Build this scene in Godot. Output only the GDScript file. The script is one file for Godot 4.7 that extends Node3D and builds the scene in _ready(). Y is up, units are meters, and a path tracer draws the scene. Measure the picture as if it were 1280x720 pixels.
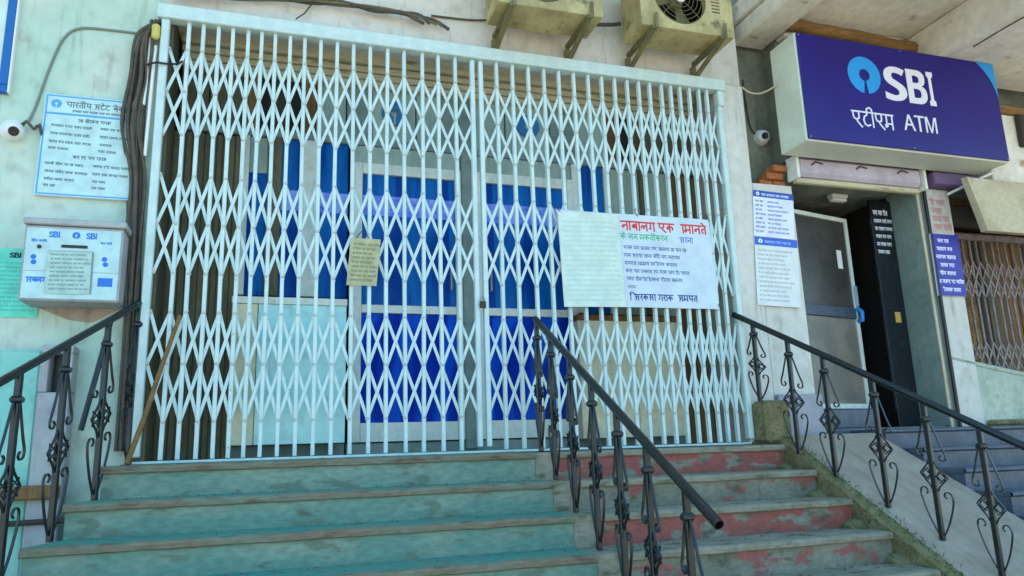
extends Node3D

# ------------------------------------------------------------------ mesh building
class MB:
	var v := PackedVector3Array()
	var n := PackedVector3Array()
	var uv := PackedVector2Array()

	func tri(a: Vector3, b: Vector3, c: Vector3, na: Vector3, nb: Vector3, nc: Vector3, ua := Vector2.ZERO, ub := Vector2.ZERO, uc := Vector2.ZERO):
		# corners anticlockwise seen from outside; stored clockwise
		v.append(a); v.append(c); v.append(b)
		n.append(na); n.append(nc); n.append(nb)
		uv.append(ua); uv.append(uc); uv.append(ub)

	func poly(p: Array, uvs: Array = []):
		var nr: Vector3 = (p[1] - p[0]).cross(p[2] - p[0])
		if nr.length() < 1e-12 and p.size() > 3:
			nr = (p[2] - p[0]).cross(p[3] - p[0])
		nr = nr.normalized()
		for i in range(1, p.size() - 1):
			if uvs.size():
				tri(p[0], p[i], p[i + 1], nr, nr, nr, uvs[0], uvs[i], uvs[i + 1])
			else:
				tri(p[0], p[i], p[i + 1], nr, nr, nr)

	func out_poly(p: Array, centre: Vector3):
		var mid := Vector3.ZERO
		for q in p: mid += q
		mid /= p.size()
		var nr: Vector3 = (p[1] - p[0]).cross(p[2] - p[0])
		if nr.dot(mid - centre) < 0.0:
			p.reverse()
		poly(p)

	func box(c: Vector3, s: Vector3, bev := 0.0, b := Basis()):
		var h := s * 0.5
		bev = minf(bev, minf(h.x, minf(h.y, h.z)) * 0.9)
		if bev <= 0.0:
			for ax in 3:
				for sg in [-1.0, 1.0]:
					var p := []
					for k in [[-1, -1], [1, -1], [1, 1], [-1, 1]]:
						var q := Vector3.ZERO
						q[ax] = sg * h[ax]
						q[(ax + 1) % 3] = k[0] * h[(ax + 1) % 3]
						q[(ax + 2) % 3] = k[1] * h[(ax + 2) % 3]
						p.append(c + b * q)
					out_poly(p, c)
			return
		var corner := func(sx, sy, sz, ax):
			var q := Vector3(sx * (h.x - bev), sy * (h.y - bev), sz * (h.z - bev))
			q[ax] = [sx * h.x, sy * h.y, sz * h.z][ax]
			return c + b * q
		for ax in 3:
			for sg in [-1, 1]:
				var p := []
				for k in [[-1, -1], [1, -1], [1, 1], [-1, 1]]:
					var t := [0, 0, 0]
					t[ax] = sg
					t[(ax + 1) % 3] = k[0]
					t[(ax + 2) % 3] = k[1]
					p.append(corner.call(t[0], t[1], t[2], ax))
				out_poly(p, c)
		for ax in 3:
			var a1 := (ax + 1) % 3
			var a2 := (ax + 2) % 3
			for s1 in [-1, 1]:
				for s2 in [-1, 1]:
					var t := [0, 0, 0]
					var u := [0, 0, 0]
					t[ax] = -1; t[a1] = s1; t[a2] = s2
					u[ax] = 1; u[a1] = s1; u[a2] = s2
					out_poly([corner.call(t[0], t[1], t[2], a1), corner.call(u[0], u[1], u[2], a1), corner.call(u[0], u[1], u[2], a2), corner.call(t[0], t[1], t[2], a2)], c)
		for sx in [-1, 1]:
			for sy in [-1, 1]:
				for sz in [-1, 1]:
					out_poly([corner.call(sx, sy, sz, 0), corner.call(sx, sy, sz, 1), corner.call(sx, sy, sz, 2)], c)

	func span(a: Vector3, b: Vector3, bev := 0.0):
		box((a + b) * 0.5, (b - a).abs(), bev)

	# a flat or square bar from a to b; w across, t thick along the given face normal
	func bar(a: Vector3, b: Vector3, w: float, t: float, face := Vector3(0, 0, 1), bev := 0.0):
		var d := (b - a).normalized()
		var s := d.cross(face).normalized()
		var f := s.cross(d).normalized()
		box((a + b) * 0.5, Vector3(w, (b - a).length(), t), bev, Basis(s, d, f))

	func tube(pts: Array, r: float, seg := 8, caps := true, taper := 1.0):
		var rings := []
		var norms := []
		var up := Vector3(0, 1, 0)
		var side := Vector3.ZERO
		var m := pts.size()
		for i in m:
			var d: Vector3 = (pts[mini(i + 1, m - 1)] - pts[maxi(i - 1, 0)]).normalized()
			if i == 0:
				side = d.cross(up)
				if side.length() < 0.05: side = d.cross(Vector3(1, 0, 0))
				side = side.normalized()
			else:
				side = (side - d * side.dot(d)).normalized()
			var other := side.cross(d).normalized()
			var rr := r * lerpf(1.0, taper, float(i) / maxf(1.0, m - 1))
			var ring := []
			var nn := []
			for k in seg:
				var a := TAU * k / seg
				var o := side * cos(a) + other * sin(a)
				ring.append(pts[i] + o * rr)
				nn.append(o)
			rings.append(ring)
			norms.append(nn)
		for i in m - 1:
			for k in seg:
				var k2 := (k + 1) % seg
				var mid: Vector3 = (rings[i][k] + rings[i + 1][k2]) * 0.5 - (pts[i] + pts[i + 1]) * 0.5
				var cr: Vector3 = (rings[i][k2] - rings[i][k]).cross(rings[i + 1][k2] - rings[i][k])
				if cr.dot(mid) > 0:
					tri(rings[i][k], rings[i][k2], rings[i + 1][k2], norms[i][k], norms[i][k2], norms[i + 1][k2])
					tri(rings[i][k], rings[i + 1][k2], rings[i + 1][k], norms[i][k], norms[i + 1][k2], norms[i + 1][k])
				else:
					tri(rings[i][k], rings[i + 1][k2], rings[i][k2], norms[i][k], norms[i + 1][k2], norms[i][k2])
					tri(rings[i][k], rings[i + 1][k], rings[i + 1][k2], norms[i][k], norms[i + 1][k], norms[i + 1][k2])
		if caps:
			out_poly(rings[0].duplicate(), pts[1])
			out_poly(rings[m - 1].duplicate(), pts[m - 2])

	# a flat bar bent along points: broad across the given direction, thin in the plane of the bend
	func ribbon(pts: Array, w: float, t: float, across: Vector3):
		var m := pts.size()
		var rows := []
		for i in m:
			var d: Vector3 = (pts[mini(i + 1, m - 1)] - pts[maxi(i - 1, 0)]).normalized()
			var nr := d.cross(across).normalized()
			var p: Vector3 = pts[i]
			rows.append([p + nr * t * 0.5 - across * w * 0.5, p + nr * t * 0.5 + across * w * 0.5, p - nr * t * 0.5 + across * w * 0.5, p - nr * t * 0.5 - across * w * 0.5])
		for i in m - 1:
			var c: Vector3 = (pts[i] + pts[i + 1]) * 0.5
			for k in 4:
				var k2 := (k + 1) % 4
				out_poly([rows[i][k], rows[i][k2], rows[i + 1][k2], rows[i + 1][k]], c)
		out_poly(rows[0].duplicate(), pts[1])
		out_poly(rows[m - 1].duplicate(), pts[m - 2])

	# a prism over a polygon in the xz plane
	func slab(p: Array, y0: float, y1: float):
		var c := Vector3.ZERO
		for q in p: c += Vector3(q.x, (y0 + y1) * 0.5, q.y)
		c /= p.size()
		var lo := []
		var hi := []
		for q in p:
			lo.append(Vector3(q.x, y0, q.y)); hi.append(Vector3(q.x, y1, q.y))
		for i in p.size():
			var j := (i + 1) % p.size()
			out_poly([lo[i], lo[j], hi[j], hi[i]], c)
		out_poly(lo, c)
		out_poly(hi, c)

	# surface of revolution about an axis; profile of (radius, along) pairs
	func lathe(at: Vector3, axis: Vector3, prof: Array, seg := 24):
		axis = axis.normalized()
		var s := axis.cross(Vector3(0, 1, 0))
		if s.length() < 0.05: s = axis.cross(Vector3(1, 0, 0))
		s = s.normalized()
		var o := s.cross(axis).normalized()
		for i in prof.size() - 1:
			var p0: Vector2 = prof[i]
			var p1: Vector2 = prof[i + 1]
			var dd := p1 - p0
			for k in seg:
				var a := TAU * k / seg
				var b := TAU * (k + 1) / seg
				var ra := s * cos(a) + o * sin(a)
				var rb := s * cos(b) + o * sin(b)
				var na := (ra * dd.y - axis * dd.x).normalized()
				var nb := (rb * dd.y - axis * dd.x).normalized()
				var q := [at + ra * p0.x + axis * p0.y, at + rb * p0.x + axis * p0.y, at + rb * p1.x + axis * p1.y, at + ra * p1.x + axis * p1.y]
				var cr: Vector3 = (q[2] - q[0]).cross(q[3] - q[1])
				if cr.dot(na) >= 0:
					tri(q[0], q[1], q[2], na, nb, nb)
					tri(q[0], q[2], q[3], na, nb, na)
				else:
					tri(q[0], q[2], q[1], na, nb, nb)
					tri(q[0], q[3], q[2], na, na, nb)

	# a sheet with picture coordinates, front towards u x w; nu by nw cells, bulge(s, t) pushes it out
	func sheet(o: Vector3, u: Vector3, w: Vector3, nu := 1, nw := 1, bulge = null):
		var nr := u.cross(w).normalized()
		var at := func(i, j):
			var s := float(i) / nu
			var t := float(j) / nw
			var d: float = bulge.call(s, t) if bulge != null else 0.0
			return o + u * s + w * t + nr * d
		for i in nu:
			for j in nw:
				var a: Vector3 = at.call(i, j)
				var b: Vector3 = at.call(i + 1, j)
				var c: Vector3 = at.call(i + 1, j + 1)
				var d: Vector3 = at.call(i, j + 1)
				var u0 := float(i) / nu
				var u1 := float(i + 1) / nu
				var v0 := 1.0 - float(j) / nw
				var v1 := 1.0 - float(j + 1) / nw
				var n1 := (b - a).cross(c - a).normalized()
				tri(a, b, c, n1, n1, n1, Vector2(u0, v0), Vector2(u1, v0), Vector2(u1, v1))
				tri(a, c, d, n1, n1, n1, Vector2(u0, v0), Vector2(u1, v1), Vector2(u0, v1))

	func mesh(m: Material, into: ArrayMesh = null) -> ArrayMesh:
		var a := []
		a.resize(Mesh.ARRAY_MAX)
		a[Mesh.ARRAY_VERTEX] = v
		a[Mesh.ARRAY_NORMAL] = n
		a[Mesh.ARRAY_TEX_UV] = uv
		var am := into if into else ArrayMesh.new()
		am.add_surface_from_arrays(Mesh.PRIMITIVE_TRIANGLES, a)
		am.surface_set_material(am.get_surface_count() - 1, m)
		return am

# ------------------------------------------------------------------ names and labels
var used := {}

func numbered(called: String) -> String:
	var k: int = used.get(called, 0)
	used[called] = k + 1
	return called if k == 0 else "%s_%03d" % [called, k]

func tag(o: Node3D, label: String, category := "", group := "", kind := ""):
	if label: o.set_meta("label", label)
	if category: o.set_meta("category", category)
	if group: o.set_meta("group", group)
	if kind: o.set_meta("kind", kind)
	return o

func thing(called: String, label: String, category: String, at := Vector3.ZERO, group := "") -> Node3D:
	var o := Node3D.new()
	o.name = numbered(called)
	o.position = at
	add_child(o)
	return tag(o, label, category, group)

func put(called: String, m: Mesh, parent: Node3D = null) -> MeshInstance3D:
	var o := MeshInstance3D.new()
	o.mesh = m
	o.name = called if parent else numbered(called)
	if parent: parent.add_child(o, true)
	else: add_child(o)
	return o

func part(called: String, b: MB, m: Material, parent: Node3D) -> MeshInstance3D:
	return put(called, b.mesh(m), parent)

func struct(called: String, b: MB, m: Material, label := "") -> MeshInstance3D:
	return tag(put(called, b.mesh(m)), label, "", "", "structure")

# ------------------------------------------------------------------ surfaces
var rng := RandomNumberGenerator.new()

func noise_img(seed_: int, freq: float, size: int, oct := 4) -> Image:
	var f := FastNoiseLite.new()
	f.noise_type = FastNoiseLite.TYPE_SIMPLEX_SMOOTH
	f.seed = seed_
	f.frequency = freq
	f.fractal_octaves = oct
	return f.get_seamless_image(size, size)

func srgb(r: float, g: float, b: float) -> Color:
	return Color(r / 255.0, g / 255.0, b / 255.0)

# a weathered surface: base colour drifting to a second one, stains of a third (and a fourth), fine grain, relief
func worn(c0: Color, c1: Color, stain: Color, stain_amt: float, rough: float, tile: float, bump_cm: float, seed_: int, paint = null, paint_amt := 0.0, stretch := Vector3.ONE, grain := 0.06, size := 384) -> StandardMaterial3D:
	var a := noise_img(seed_, 0.006, size, 4).get_data()
	var b := noise_img(seed_ + 1, 0.05, size, 3).get_data()
	var c := noise_img(seed_ + 2, 0.014, size, 5).get_data()
	var d := noise_img(seed_ + 3, 0.010, size, 5).get_data()
	var out := PackedByteArray()
	out.resize(size * size * 3)
	var h := PackedByteArray()
	h.resize(size * size)
	for i in size * size:
		var fa := a[i] / 255.0
		var fb := b[i] / 255.0
		var fc := c[i] / 255.0
		var k := c0.lerp(c1, smoothstep(0.25, 0.75, fa))
		var hh := 0.5 + 0.5 * fb
		if paint != null:
			var pm := smoothstep(1.0 - paint_amt - 0.05, 1.0 - paint_amt + 0.04, d[i] / 255.0 * 0.8 + fb * 0.2)
			k = k.lerp(paint, pm * (0.75 + 0.25 * fb))
			hh += pm * 0.1
		var sm := smoothstep(1.0 - stain_amt, 1.0 - stain_amt + 0.22, fc * 0.85 + fb * 0.15)
		k = k.lerp(stain, sm * 0.85)
		var g := 1.0 + (fb - 0.5) * 2.0 * grain
		out[i * 3] = clampi(int(k.r * g * 255.0), 0, 255)
		out[i * 3 + 1] = clampi(int(k.g * g * 255.0), 0, 255)
		out[i * 3 + 2] = clampi(int(k.b * g * 255.0), 0, 255)
		h[i] = clampi(int((hh * 0.7 + fc * 0.3) * 190.0), 0, 255)
	var m := StandardMaterial3D.new()
	m.albedo_texture = ImageTexture.create_from_image(Image.create_from_data(size, size, false, Image.FORMAT_RGB8, out))
	m.roughness = rough
	m.uv1_triplanar = true
	m.uv1_world_triplanar = true
	m.uv1_scale = Vector3.ONE / tile * stretch
	if bump_cm > 0.0:
		m.heightmap_enabled = true
		m.heightmap_texture = ImageTexture.create_from_image(Image.create_from_data(size, size, false, Image.FORMAT_L8, h))
		m.heightmap_scale = bump_cm
	return m

var grime_tex: ImageTexture

# run marks and specks, multiplied over a paint
func grimy(m: StandardMaterial3D, amount := 1.0, tile := 1.7) -> StandardMaterial3D:
	if grime_tex == null:
		var size := 512
		var f := FastNoiseLite.new()
		f.seed = 900
		f.frequency = 0.016
		f.fractal_octaves = 5
		var a := f.get_seamless_image(size, size)
		f.seed = 901
		f.frequency = 0.11
		f.fractal_octaves = 2
		var sp := f.get_seamless_image(size, size)
		f.seed = 902
		f.frequency = 0.02
		f.fractal_type = FastNoiseLite.FRACTAL_RIDGED
		f.fractal_octaves = 3
		var cr := f.get_seamless_image(size, size)
		var im := Image.create(size, size, false, Image.FORMAT_RGBA8)
		for y in size:
			for x in size:
				# stretch the runs downwards
				var n := a.get_pixel((x * 2) % size, (y / 4 + int(3.0 * sin(x * 0.09))) % size if y / 4 + int(3.0 * sin(x * 0.09)) >= 0 else 0).r
				var k := smoothstep(0.66, 0.95, n) * 0.13
				var blot := smoothstep(0.55, 0.95, a.get_pixel(x, (y + 200) % size).r) * 0.09
				var dot := smoothstep(0.86, 0.92, sp.get_pixel(x, y).r) * 0.3 * smoothstep(0.5, 0.7, n)
				var crack := smoothstep(0.965, 0.99, cr.get_pixel(x, y).r) * 0.14
				var t := clampf(k + blot + dot + crack, 0.0, 0.8)
				im.set_pixel(x, y, Color(1.0 - t * 0.85, 1.0 - t * 0.92, 1.0 - t, 1.0))
		grime_tex = ImageTexture.create_from_image(im)
	m.detail_enabled = true
	m.detail_albedo = grime_tex
	m.detail_blend_mode = BaseMaterial3D.BLEND_MODE_MUL
	m.detail_uv_layer = BaseMaterial3D.DETAIL_UV_2
	m.uv2_triplanar = true
	m.uv2_world_triplanar = true
	m.uv2_scale = Vector3.ONE / tile
	return m

func plain(c: Color, rough := 0.6, metal := 0.0) -> StandardMaterial3D:
	var m := StandardMaterial3D.new()
	m.albedo_color = c
	m.roughness = rough
	m.metallic = metal
	return m

func printed(img: Image, rough := 0.6) -> StandardMaterial3D:
	var m := StandardMaterial3D.new()
	m.albedo_texture = ImageTexture.create_from_image(img)
	m.roughness = rough
	m.texture_repeat = false
	return m

# ------------------------------------------------------------------ writing
# strokes of letters on a cell one unit high, headline at 1, foot at 0; first number: advance
var G := {
	"e": [1.0, [[.14, 1, .14, .66, .22, .5, .42, .44, .62, .5, .7, .6], [.7, 1, .7, .6], [.42, .44, .5, .3, .66, .14, .9, -.06]]],
	"tt": [0.85, [[.5, 1, .5, .82, .25, .7, .14, .45, .24, .16, .5, .05, .76, .14]]],
	"ii": [0.42, [[.22, 1, .22, 0], [-.35, 1.0, -.3, 1.25, -.05, 1.36, .18, 1.25, .22, 1.0]]],
	"ma": [0.95, [[.2, 1, .2, .36, .06, .28, .1, .14, .26, .2, .24, .38, .78, .38], [.78, 1, .78, 0]]],
	"na": [0.9, [[.75, .55, .3, .55, .14, .45, .14, .32, .28, .3, .34, .45], [.75, 1, .75, 0]]],
	"ra": [0.6, [[.3, 1, .42, .88, .46, .68, .3, .55, .18, .55, .48, .02]]],
	"ta": [0.85, [[.72, 1, .72, 0], [.72, .6, .38, .6, .2, .42, .26, .18, .4, .1]]],
	"ka": [1.1, [[.52, 1, .52, 0], [.52, .6, .3, .68, .14, .5, .26, .34, .52, .5, .78, .66, .92, .5, .86, .3]]],
	"bha": [1.0, [[.2, 1, .34, .9, .22, .62, .3, .4, .8, .4], [.8, 1, .8, 0]]],
	"ya": [0.95, [[.22, 1, .36, .78, .22, .6, .34, .36, .58, .36, .78, .56], [.78, 1, .78, 0]]],
	"sa": [1.0, [[.26, 1, .38, .82, .24, .6, .42, .3, .2, .05], [.3, .56, .78, .56], [.78, 1, .78, 0]]],
	"ba": [0.9, [[.75, 1, .75, 0], [.75, .62, .4, .68, .18, .48, .34, .28, .62, .36, .75, .56], [.3, .36, .66, .6]]],
	"la": [1.05, [[.12, .3, .14, .56, .32, .62, .46, .44, .4, .24], [.46, .5, .6, .62, .82, .54], [.82, 1, .82, 0]]],
	"ga": [0.9, [[.3, 1, .3, .3, .14, .24], [.75, 1, .75, 0]]],
	"aa": [0.4, [[.22, 1, .22, 0]]],
	"i": [0.4, [[.2, 1, .2, 0], [.2, 1, .2, 1.3, .5, 1.38, .9, 1.2, .95, 1.0]]],
	"em": [0.0, [[-.3, 1.0, -.36, 1.2, -.5, 1.34, -.62, 1.36]]],
	"sp": [0.5, []],
	"S": [0.72, [[.62, .84, .44, .98, .2, .94, .1, .76, .22, .58, .48, .46, .62, .28, .54, .08, .3, .02, .08, .14]]],
	"B": [0.76, [[.12, 0, .12, 1, .42, 1, .58, .86, .5, .6, .12, .54], [.5, .56, .66, .34, .56, .04, .12, 0]]],
	"I": [0.34, [[.16, 0, .16, 1]]],
	"C": [0.8, [[.64, .84, .42, .98, .16, .84, .08, .5, .16, .16, .42, .02, .64, .16]]],
	"H": [0.85, [[.12, 0, .12, 1], [.66, 0, .66, 1], [.12, .5, .66, .5]]],
	"A": [0.8, [[.06, 0, .38, 1, .7, 0], [.18, .34, .58, .34]]],
	"T": [0.7, [[.04, 1, .66, 1], [.35, 1, .35, 0]]],
	"M": [0.95, [[.1, 0, .12, 1, .46, .3, .8, 1, .84, 0]]],
}
const HEADED := ["e", "tt", "ii", "ma", "na", "ra", "ta", "ka", "bha", "ya", "sa", "ba", "la", "ga", "aa", "i"]
const COMMON := ["ma", "na", "ra", "ta", "ka", "bha", "ya", "sa", "ba", "la", "ga", "aa", "aa", "ii", "e"]

func stroke(im: Image, a: Vector2, b: Vector2, w: float, col: Color):
	var lo := Vector2(minf(a.x, b.x), minf(a.y, b.y)) - Vector2.ONE * (w + 1.0)
	var hi := Vector2(maxf(a.x, b.x), maxf(a.y, b.y)) + Vector2.ONE * (w + 1.0)
	var d := b - a
	var l2 := maxf(d.length_squared(), 1e-6)
	for y in range(maxi(0, int(lo.y)), mini(im.get_height() - 1, int(hi.y)) + 1):
		for x in range(maxi(0, int(lo.x)), mini(im.get_width() - 1, int(hi.x)) + 1):
			var p := Vector2(x + 0.5, y + 0.5)
			var t := clampf((p - a).dot(d) / l2, 0.0, 1.0)
			var k := clampf(w * 0.5 + 0.5 - (p - a - d * t).length(), 0.0, 1.0) * col.a
			if k > 0.0:
				im.set_pixel(x, y, im.get_pixel(x, y).lerp(Color(col.r, col.g, col.b), k))

func wide(glyphs: Array) -> float:
	var x := 0.0
	for g in glyphs: x += G[g][0]
	return x

func write(im: Image, glyphs: Array, x: float, y: float, size: float, w: float, col: Color, slope := 0.0) -> float:
	# y is the foot of the line
	var x0 := x
	for g in glyphs:
		for s in G[g][1]:
			for i in range(0, s.size() - 2, 2):
				stroke(im, Vector2(x + s[i] * size, y - s[i + 1] * size + (x - x0) * slope), Vector2(x + s[i + 2] * size, y - s[i + 3] * size + (x - x0) * slope), w, col)
		if g in HEADED:
			stroke(im, Vector2(x - 0.04 * size, y - size + (x - x0) * slope), Vector2(x + G[g][0] * size, y - size + (x - x0) * slope), w, col)
		x += G[g][0] * size
	return x

func words(im: Image, x: float, y: float, until: float, size: float, w: float, col: Color, slope := 0.0):
	var xx := x
	while xx < until - size * 2.0:
		var k := []
		for i in rng.randi_range(2, 5): k.append(COMMON[rng.randi() % COMMON.size()])
		xx = write(im, k, xx, y + (xx - x) * slope, size, w, col, slope) + size * 0.55

func roundel(im: Image, c: Vector2, r: float, col: Color, hole: Color):
	for y in range(maxi(0, int(c.y - r) - 1), mini(im.get_height() - 1, int(c.y + r) + 1) + 1):
		for x in range(maxi(0, int(c.x - r) - 1), mini(im.get_width() - 1, int(c.x + r) + 1) + 1):
			var p := Vector2(x + 0.5, y + 0.5) - c
			var k := clampf(r + 0.5 - p.length(), 0, 1)
			if k <= 0: continue
			var inner := p.length() < r * 0.3 or (absf(p.x) < r * 0.1 and p.y > 0)
			im.set_pixel(x, y, im.get_pixel(x, y).lerp(hole if inner else col, k))

func paper(w: int, h: int, col: Color, dirt: float, seed_: int) -> Image:
	var im := Image.create(w, h, false, Image.FORMAT_RGB8)
	var f := FastNoiseLite.new()
	f.seed = seed_
	f.frequency = 0.008
	f.fractal_octaves = 4
	for y in h:
		for x in w:
			var k := 1.0 + f.get_noise_2d(x, y) * dirt
			im.set_pixel(x, y, Color(col.r * k, col.g * k, col.b * (k - dirt * 0.1)))
	return im

func rect(im: Image, x0: int, y0: int, x1: int, y1: int, col: Color):
	im.fill_rect(Rect2i(x0, y0, x1 - x0, y1 - y0), col)

# flat letter strokes as thin geometry on a face; at = foot of the first letter
func stroke_letters(b: MB, glyphs: Array, at: Vector3, size: float, w: float, squeeze := 1.0):
	var x := 0.0
	var k := 0
	for g in glyphs:
		for s in G[g][1]:
			for i in range(0, s.size() - 2, 2):
				var p := at + Vector3((x + s[i] * squeeze) * size, s[i + 1] * size, 0)
				var q := at + Vector3((x + s[i + 2] * squeeze) * size, s[i + 3] * size, 0)
				var e := (q - p).normalized() * w * 0.35
				b.bar(p - e, q + e, w, 0.004 + 0.0004 * (k % 5), Vector3(0, 0, 1))
				k += 1
		if g in HEADED:
			b.bar(at + Vector3((x - 0.03) * size, size, 0), at + Vector3((x + G[g][0] * squeeze) * size, size, 0), w, 0.0065, Vector3(0, 0, 1))
		x += G[g][0] * squeeze

# ------------------------------------------------------------------ the place
const TREAD := 0.318
const RISE := 0.183
const LAND := 0.015
const NOSE := 0.255
const SLOPE := 0.575
const STREET := -1.449

func step_y(k: int) -> float: return LAND - RISE * k
func step_z(k: int) -> float: return NOSE + TREAD * k
func left_x(z: float) -> float: return -0.825 - 0.31 * z

var M := {}

func surfaces():
	M.wall = worn(srgb(180, 206, 190), srgb(198, 210, 196), srgb(140, 152, 132), 0.16, 0.9, 2.6, 0.25, 11, null, 0.0, Vector3.ONE, 0.03)  # mint holds the cyan cast of the light on the left side
	M.wall_pale = worn(srgb(206, 204, 194), srgb(214, 210, 202), srgb(160, 160, 140), 0.16, 0.9, 2.0, 0.2, 21, null, 0.0, Vector3.ONE, 0.03)
	M.shaded_render = worn(srgb(112, 120, 106), srgb(134, 138, 122), srgb(80, 82, 70), 0.3, 0.95, 1.4, 0.5, 31)  # cement render, darkened: the shadow under the porch ceiling is put into its colour
	M.soffit = worn(srgb(226, 222, 210), srgb(214, 208, 194), srgb(150, 122, 92), 0.24, 0.95, 2.2, 0.3, 41)
	M.stone = worn(srgb(106, 140, 124), srgb(130, 148, 130), srgb(88, 94, 80), 0.28, 0.85, 1.1, 0.6, 51, srgb(104, 120, 102), 0.3, Vector3(0.6, 1.5, 1), 0.1)  # grey stone of the left flight with the cyan light cast worked in
	M.tread = worn(srgb(68, 136, 120), srgb(88, 136, 118), srgb(66, 86, 72), 0.28, 0.8, 1.3, 0.5, 55, srgb(104, 128, 110), 0.3, Vector3(0.6, 1, 1), 0.08)  # teal of the left treads carries the cyan light cast too
	M.nosing = worn(srgb(120, 108, 88), srgb(114, 120, 102), srgb(88, 70, 54), 0.36, 0.85, 0.9, 0.6, 61, null, 0.0, Vector3(0.5, 2, 1), 0.12)
	M.stone_r = worn(srgb(130, 126, 106), srgb(144, 138, 120), srgb(86, 84, 64), 0.4, 0.85, 1.1, 0.5, 71, null, 0.0, Vector3(0.6, 1.4, 1), 0.1)
	M.red_full = worn(srgb(124, 120, 102), srgb(136, 130, 114), srgb(92, 84, 66), 0.36, 0.85, 0.8, 0.6, 81, srgb(152, 78, 70), 0.6, Vector3(0.5, 1.2, 1), 0.1)
	M.red_some = worn(srgb(122, 120, 102), srgb(136, 132, 116), srgb(88, 86, 66), 0.38, 0.88, 0.8, 0.6, 91, srgb(154, 84, 78), 0.38, Vector3(0.6, 1.2, 1), 0.1)
	M.moss = worn(srgb(104, 100, 66), srgb(128, 118, 86), srgb(66, 76, 40), 0.4, 1.0, 0.5, 1.2, 101, null, 0.0, Vector3.ONE, 0.2)
	M.ramp = worn(srgb(158, 142, 126), srgb(170, 154, 138), srgb(126, 122, 104), 0.26, 0.9, 1.4, 0.3, 111, null, 0.0, Vector3.ONE, 0.06)
	M.granite = worn(srgb(58, 72, 88), srgb(74, 86, 100), srgb(48, 54, 60), 0.2, 0.3, 0.6, 0.05, 121, null, 0.0, Vector3.ONE, 0.16)
	M.asphalt = worn(srgb(150, 144, 132), srgb(162, 154, 140), srgb(112, 106, 96), 0.25, 0.95, 3.0, 0.4, 131)
	M.gate = worn(srgb(202, 220, 216), srgb(190, 212, 210), srgb(138, 112, 84), 0.24, 0.5, 0.36, 0.08, 141, null, 0.0, Vector3.ONE, 0.03)
	M.iron = worn(srgb(20, 26, 28), srgb(28, 34, 36), srgb(58, 46, 38), 0.2, 0.27, 0.3, 0.05, 151, null, 0.0, Vector3.ONE, 0.15, 256)
	M.ac = worn(srgb(188, 174, 122), srgb(164, 150, 102), srgb(104, 90, 56), 0.3, 0.6, 0.8, 0.05, 161, null, 0.0, Vector3.ONE, 0.05, 256)
	M.ac_dark = worn(srgb(96, 92, 62), srgb(120, 112, 72), srgb(72, 60, 40), 0.3, 0.7, 0.4, 0.1, 165, null, 0.0, Vector3.ONE, 0.1, 256)
	M.shutter = worn(srgb(206, 196, 164), srgb(190, 184, 158), srgb(108, 96, 70), 0.25, 0.7, 1.2, 0.1, 171, null, 0.0, Vector3(0.5, 1.5, 1), 0.05, 256)
	M.olive = worn(srgb(112, 106, 82), srgb(98, 94, 74), srgb(74, 66, 48), 0.3, 0.9, 0.7, 0.3, 181, null, 0.0, Vector3(2, 0.4, 1), 0.1, 256)
	M.brown = worn(srgb(108, 78, 44), srgb(132, 96, 56), srgb(60, 44, 28), 0.3, 0.8, 0.6, 0.3, 191, null, 0.0, Vector3(2.5, 0.3, 1), 0.15, 256)
	M.wood = worn(srgb(150, 116, 68), srgb(122, 92, 54), srgb(70, 52, 34), 0.3, 0.85, 0.5, 0.5, 201, null, 0.0, Vector3(0.3, 2, 2), 0.2, 256)
	M.board = worn(srgb(196, 186, 158), srgb(182, 170, 142), srgb(130, 112, 80), 0.24, 0.8, 0.9, 0.1, 211, null, 0.0, Vector3.ONE, 0.05, 256)
	M.alu = worn(srgb(226, 234, 226), srgb(212, 224, 214), srgb(140, 144, 130), 0.16, 0.5, 0.8, 0.03, 221, null, 0.0, Vector3.ONE, 0.03, 256)
	M.dado = worn(srgb(198, 246, 244), srgb(186, 238, 238), srgb(160, 204, 200), 0.16, 0.5, 1.1, 0.05, 231, null, 0.0, Vector3.ONE, 0.03, 256)  # white panel, cyan cast of the light put into its colour
	M.dado_warm = worn(srgb(226, 220, 188), srgb(214, 210, 182), srgb(140, 128, 100), 0.2, 0.6, 0.9, 0.05, 235, null, 0.0, Vector3.ONE, 0.04, 256)
	M.film = worn(srgb(6, 66, 152), srgb(18, 106, 184), srgb(3, 32, 104), 0.3, 0.25, 1.1, 0.0, 241, null, 0.0, Vector3(3.0, 0.3, 1), 0.06, 256)
	M.film_deep = worn(srgb(4, 46, 160), srgb(14, 86, 206), srgb(2, 24, 112), 0.3, 0.25, 0.9, 0.0, 245, null, 0.0, Vector3(2.5, 0.4, 1), 0.06, 256)
	M.band = worn(srgb(96, 124, 232), srgb(140, 166, 244), srgb(40, 84, 196), 0.36, 0.3, 0.35, 0.0, 251, null, 0.0, Vector3(1, 1, 1), 0.05, 256)
	M.frost = worn(srgb(164, 184, 170), srgb(146, 164, 152), srgb(100, 112, 104), 0.25, 0.35, 1.0, 0.0, 255, null, 0.0, Vector3(1.6, 0.5, 1), 0.05, 256)
	M.greybox = worn(srgb(170, 172, 172), srgb(160, 158, 162), srgb(150, 130, 116), 0.18, 0.6, 0.8, 0.05, 261, null, 0.0, Vector3.ONE, 0.03, 256)
	M.lilac = worn(srgb(196, 186, 200), srgb(182, 172, 188), srgb(130, 118, 124), 0.2, 0.6, 0.8, 0.05, 265, null, 0.0, Vector3.ONE, 0.04, 256)
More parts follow.
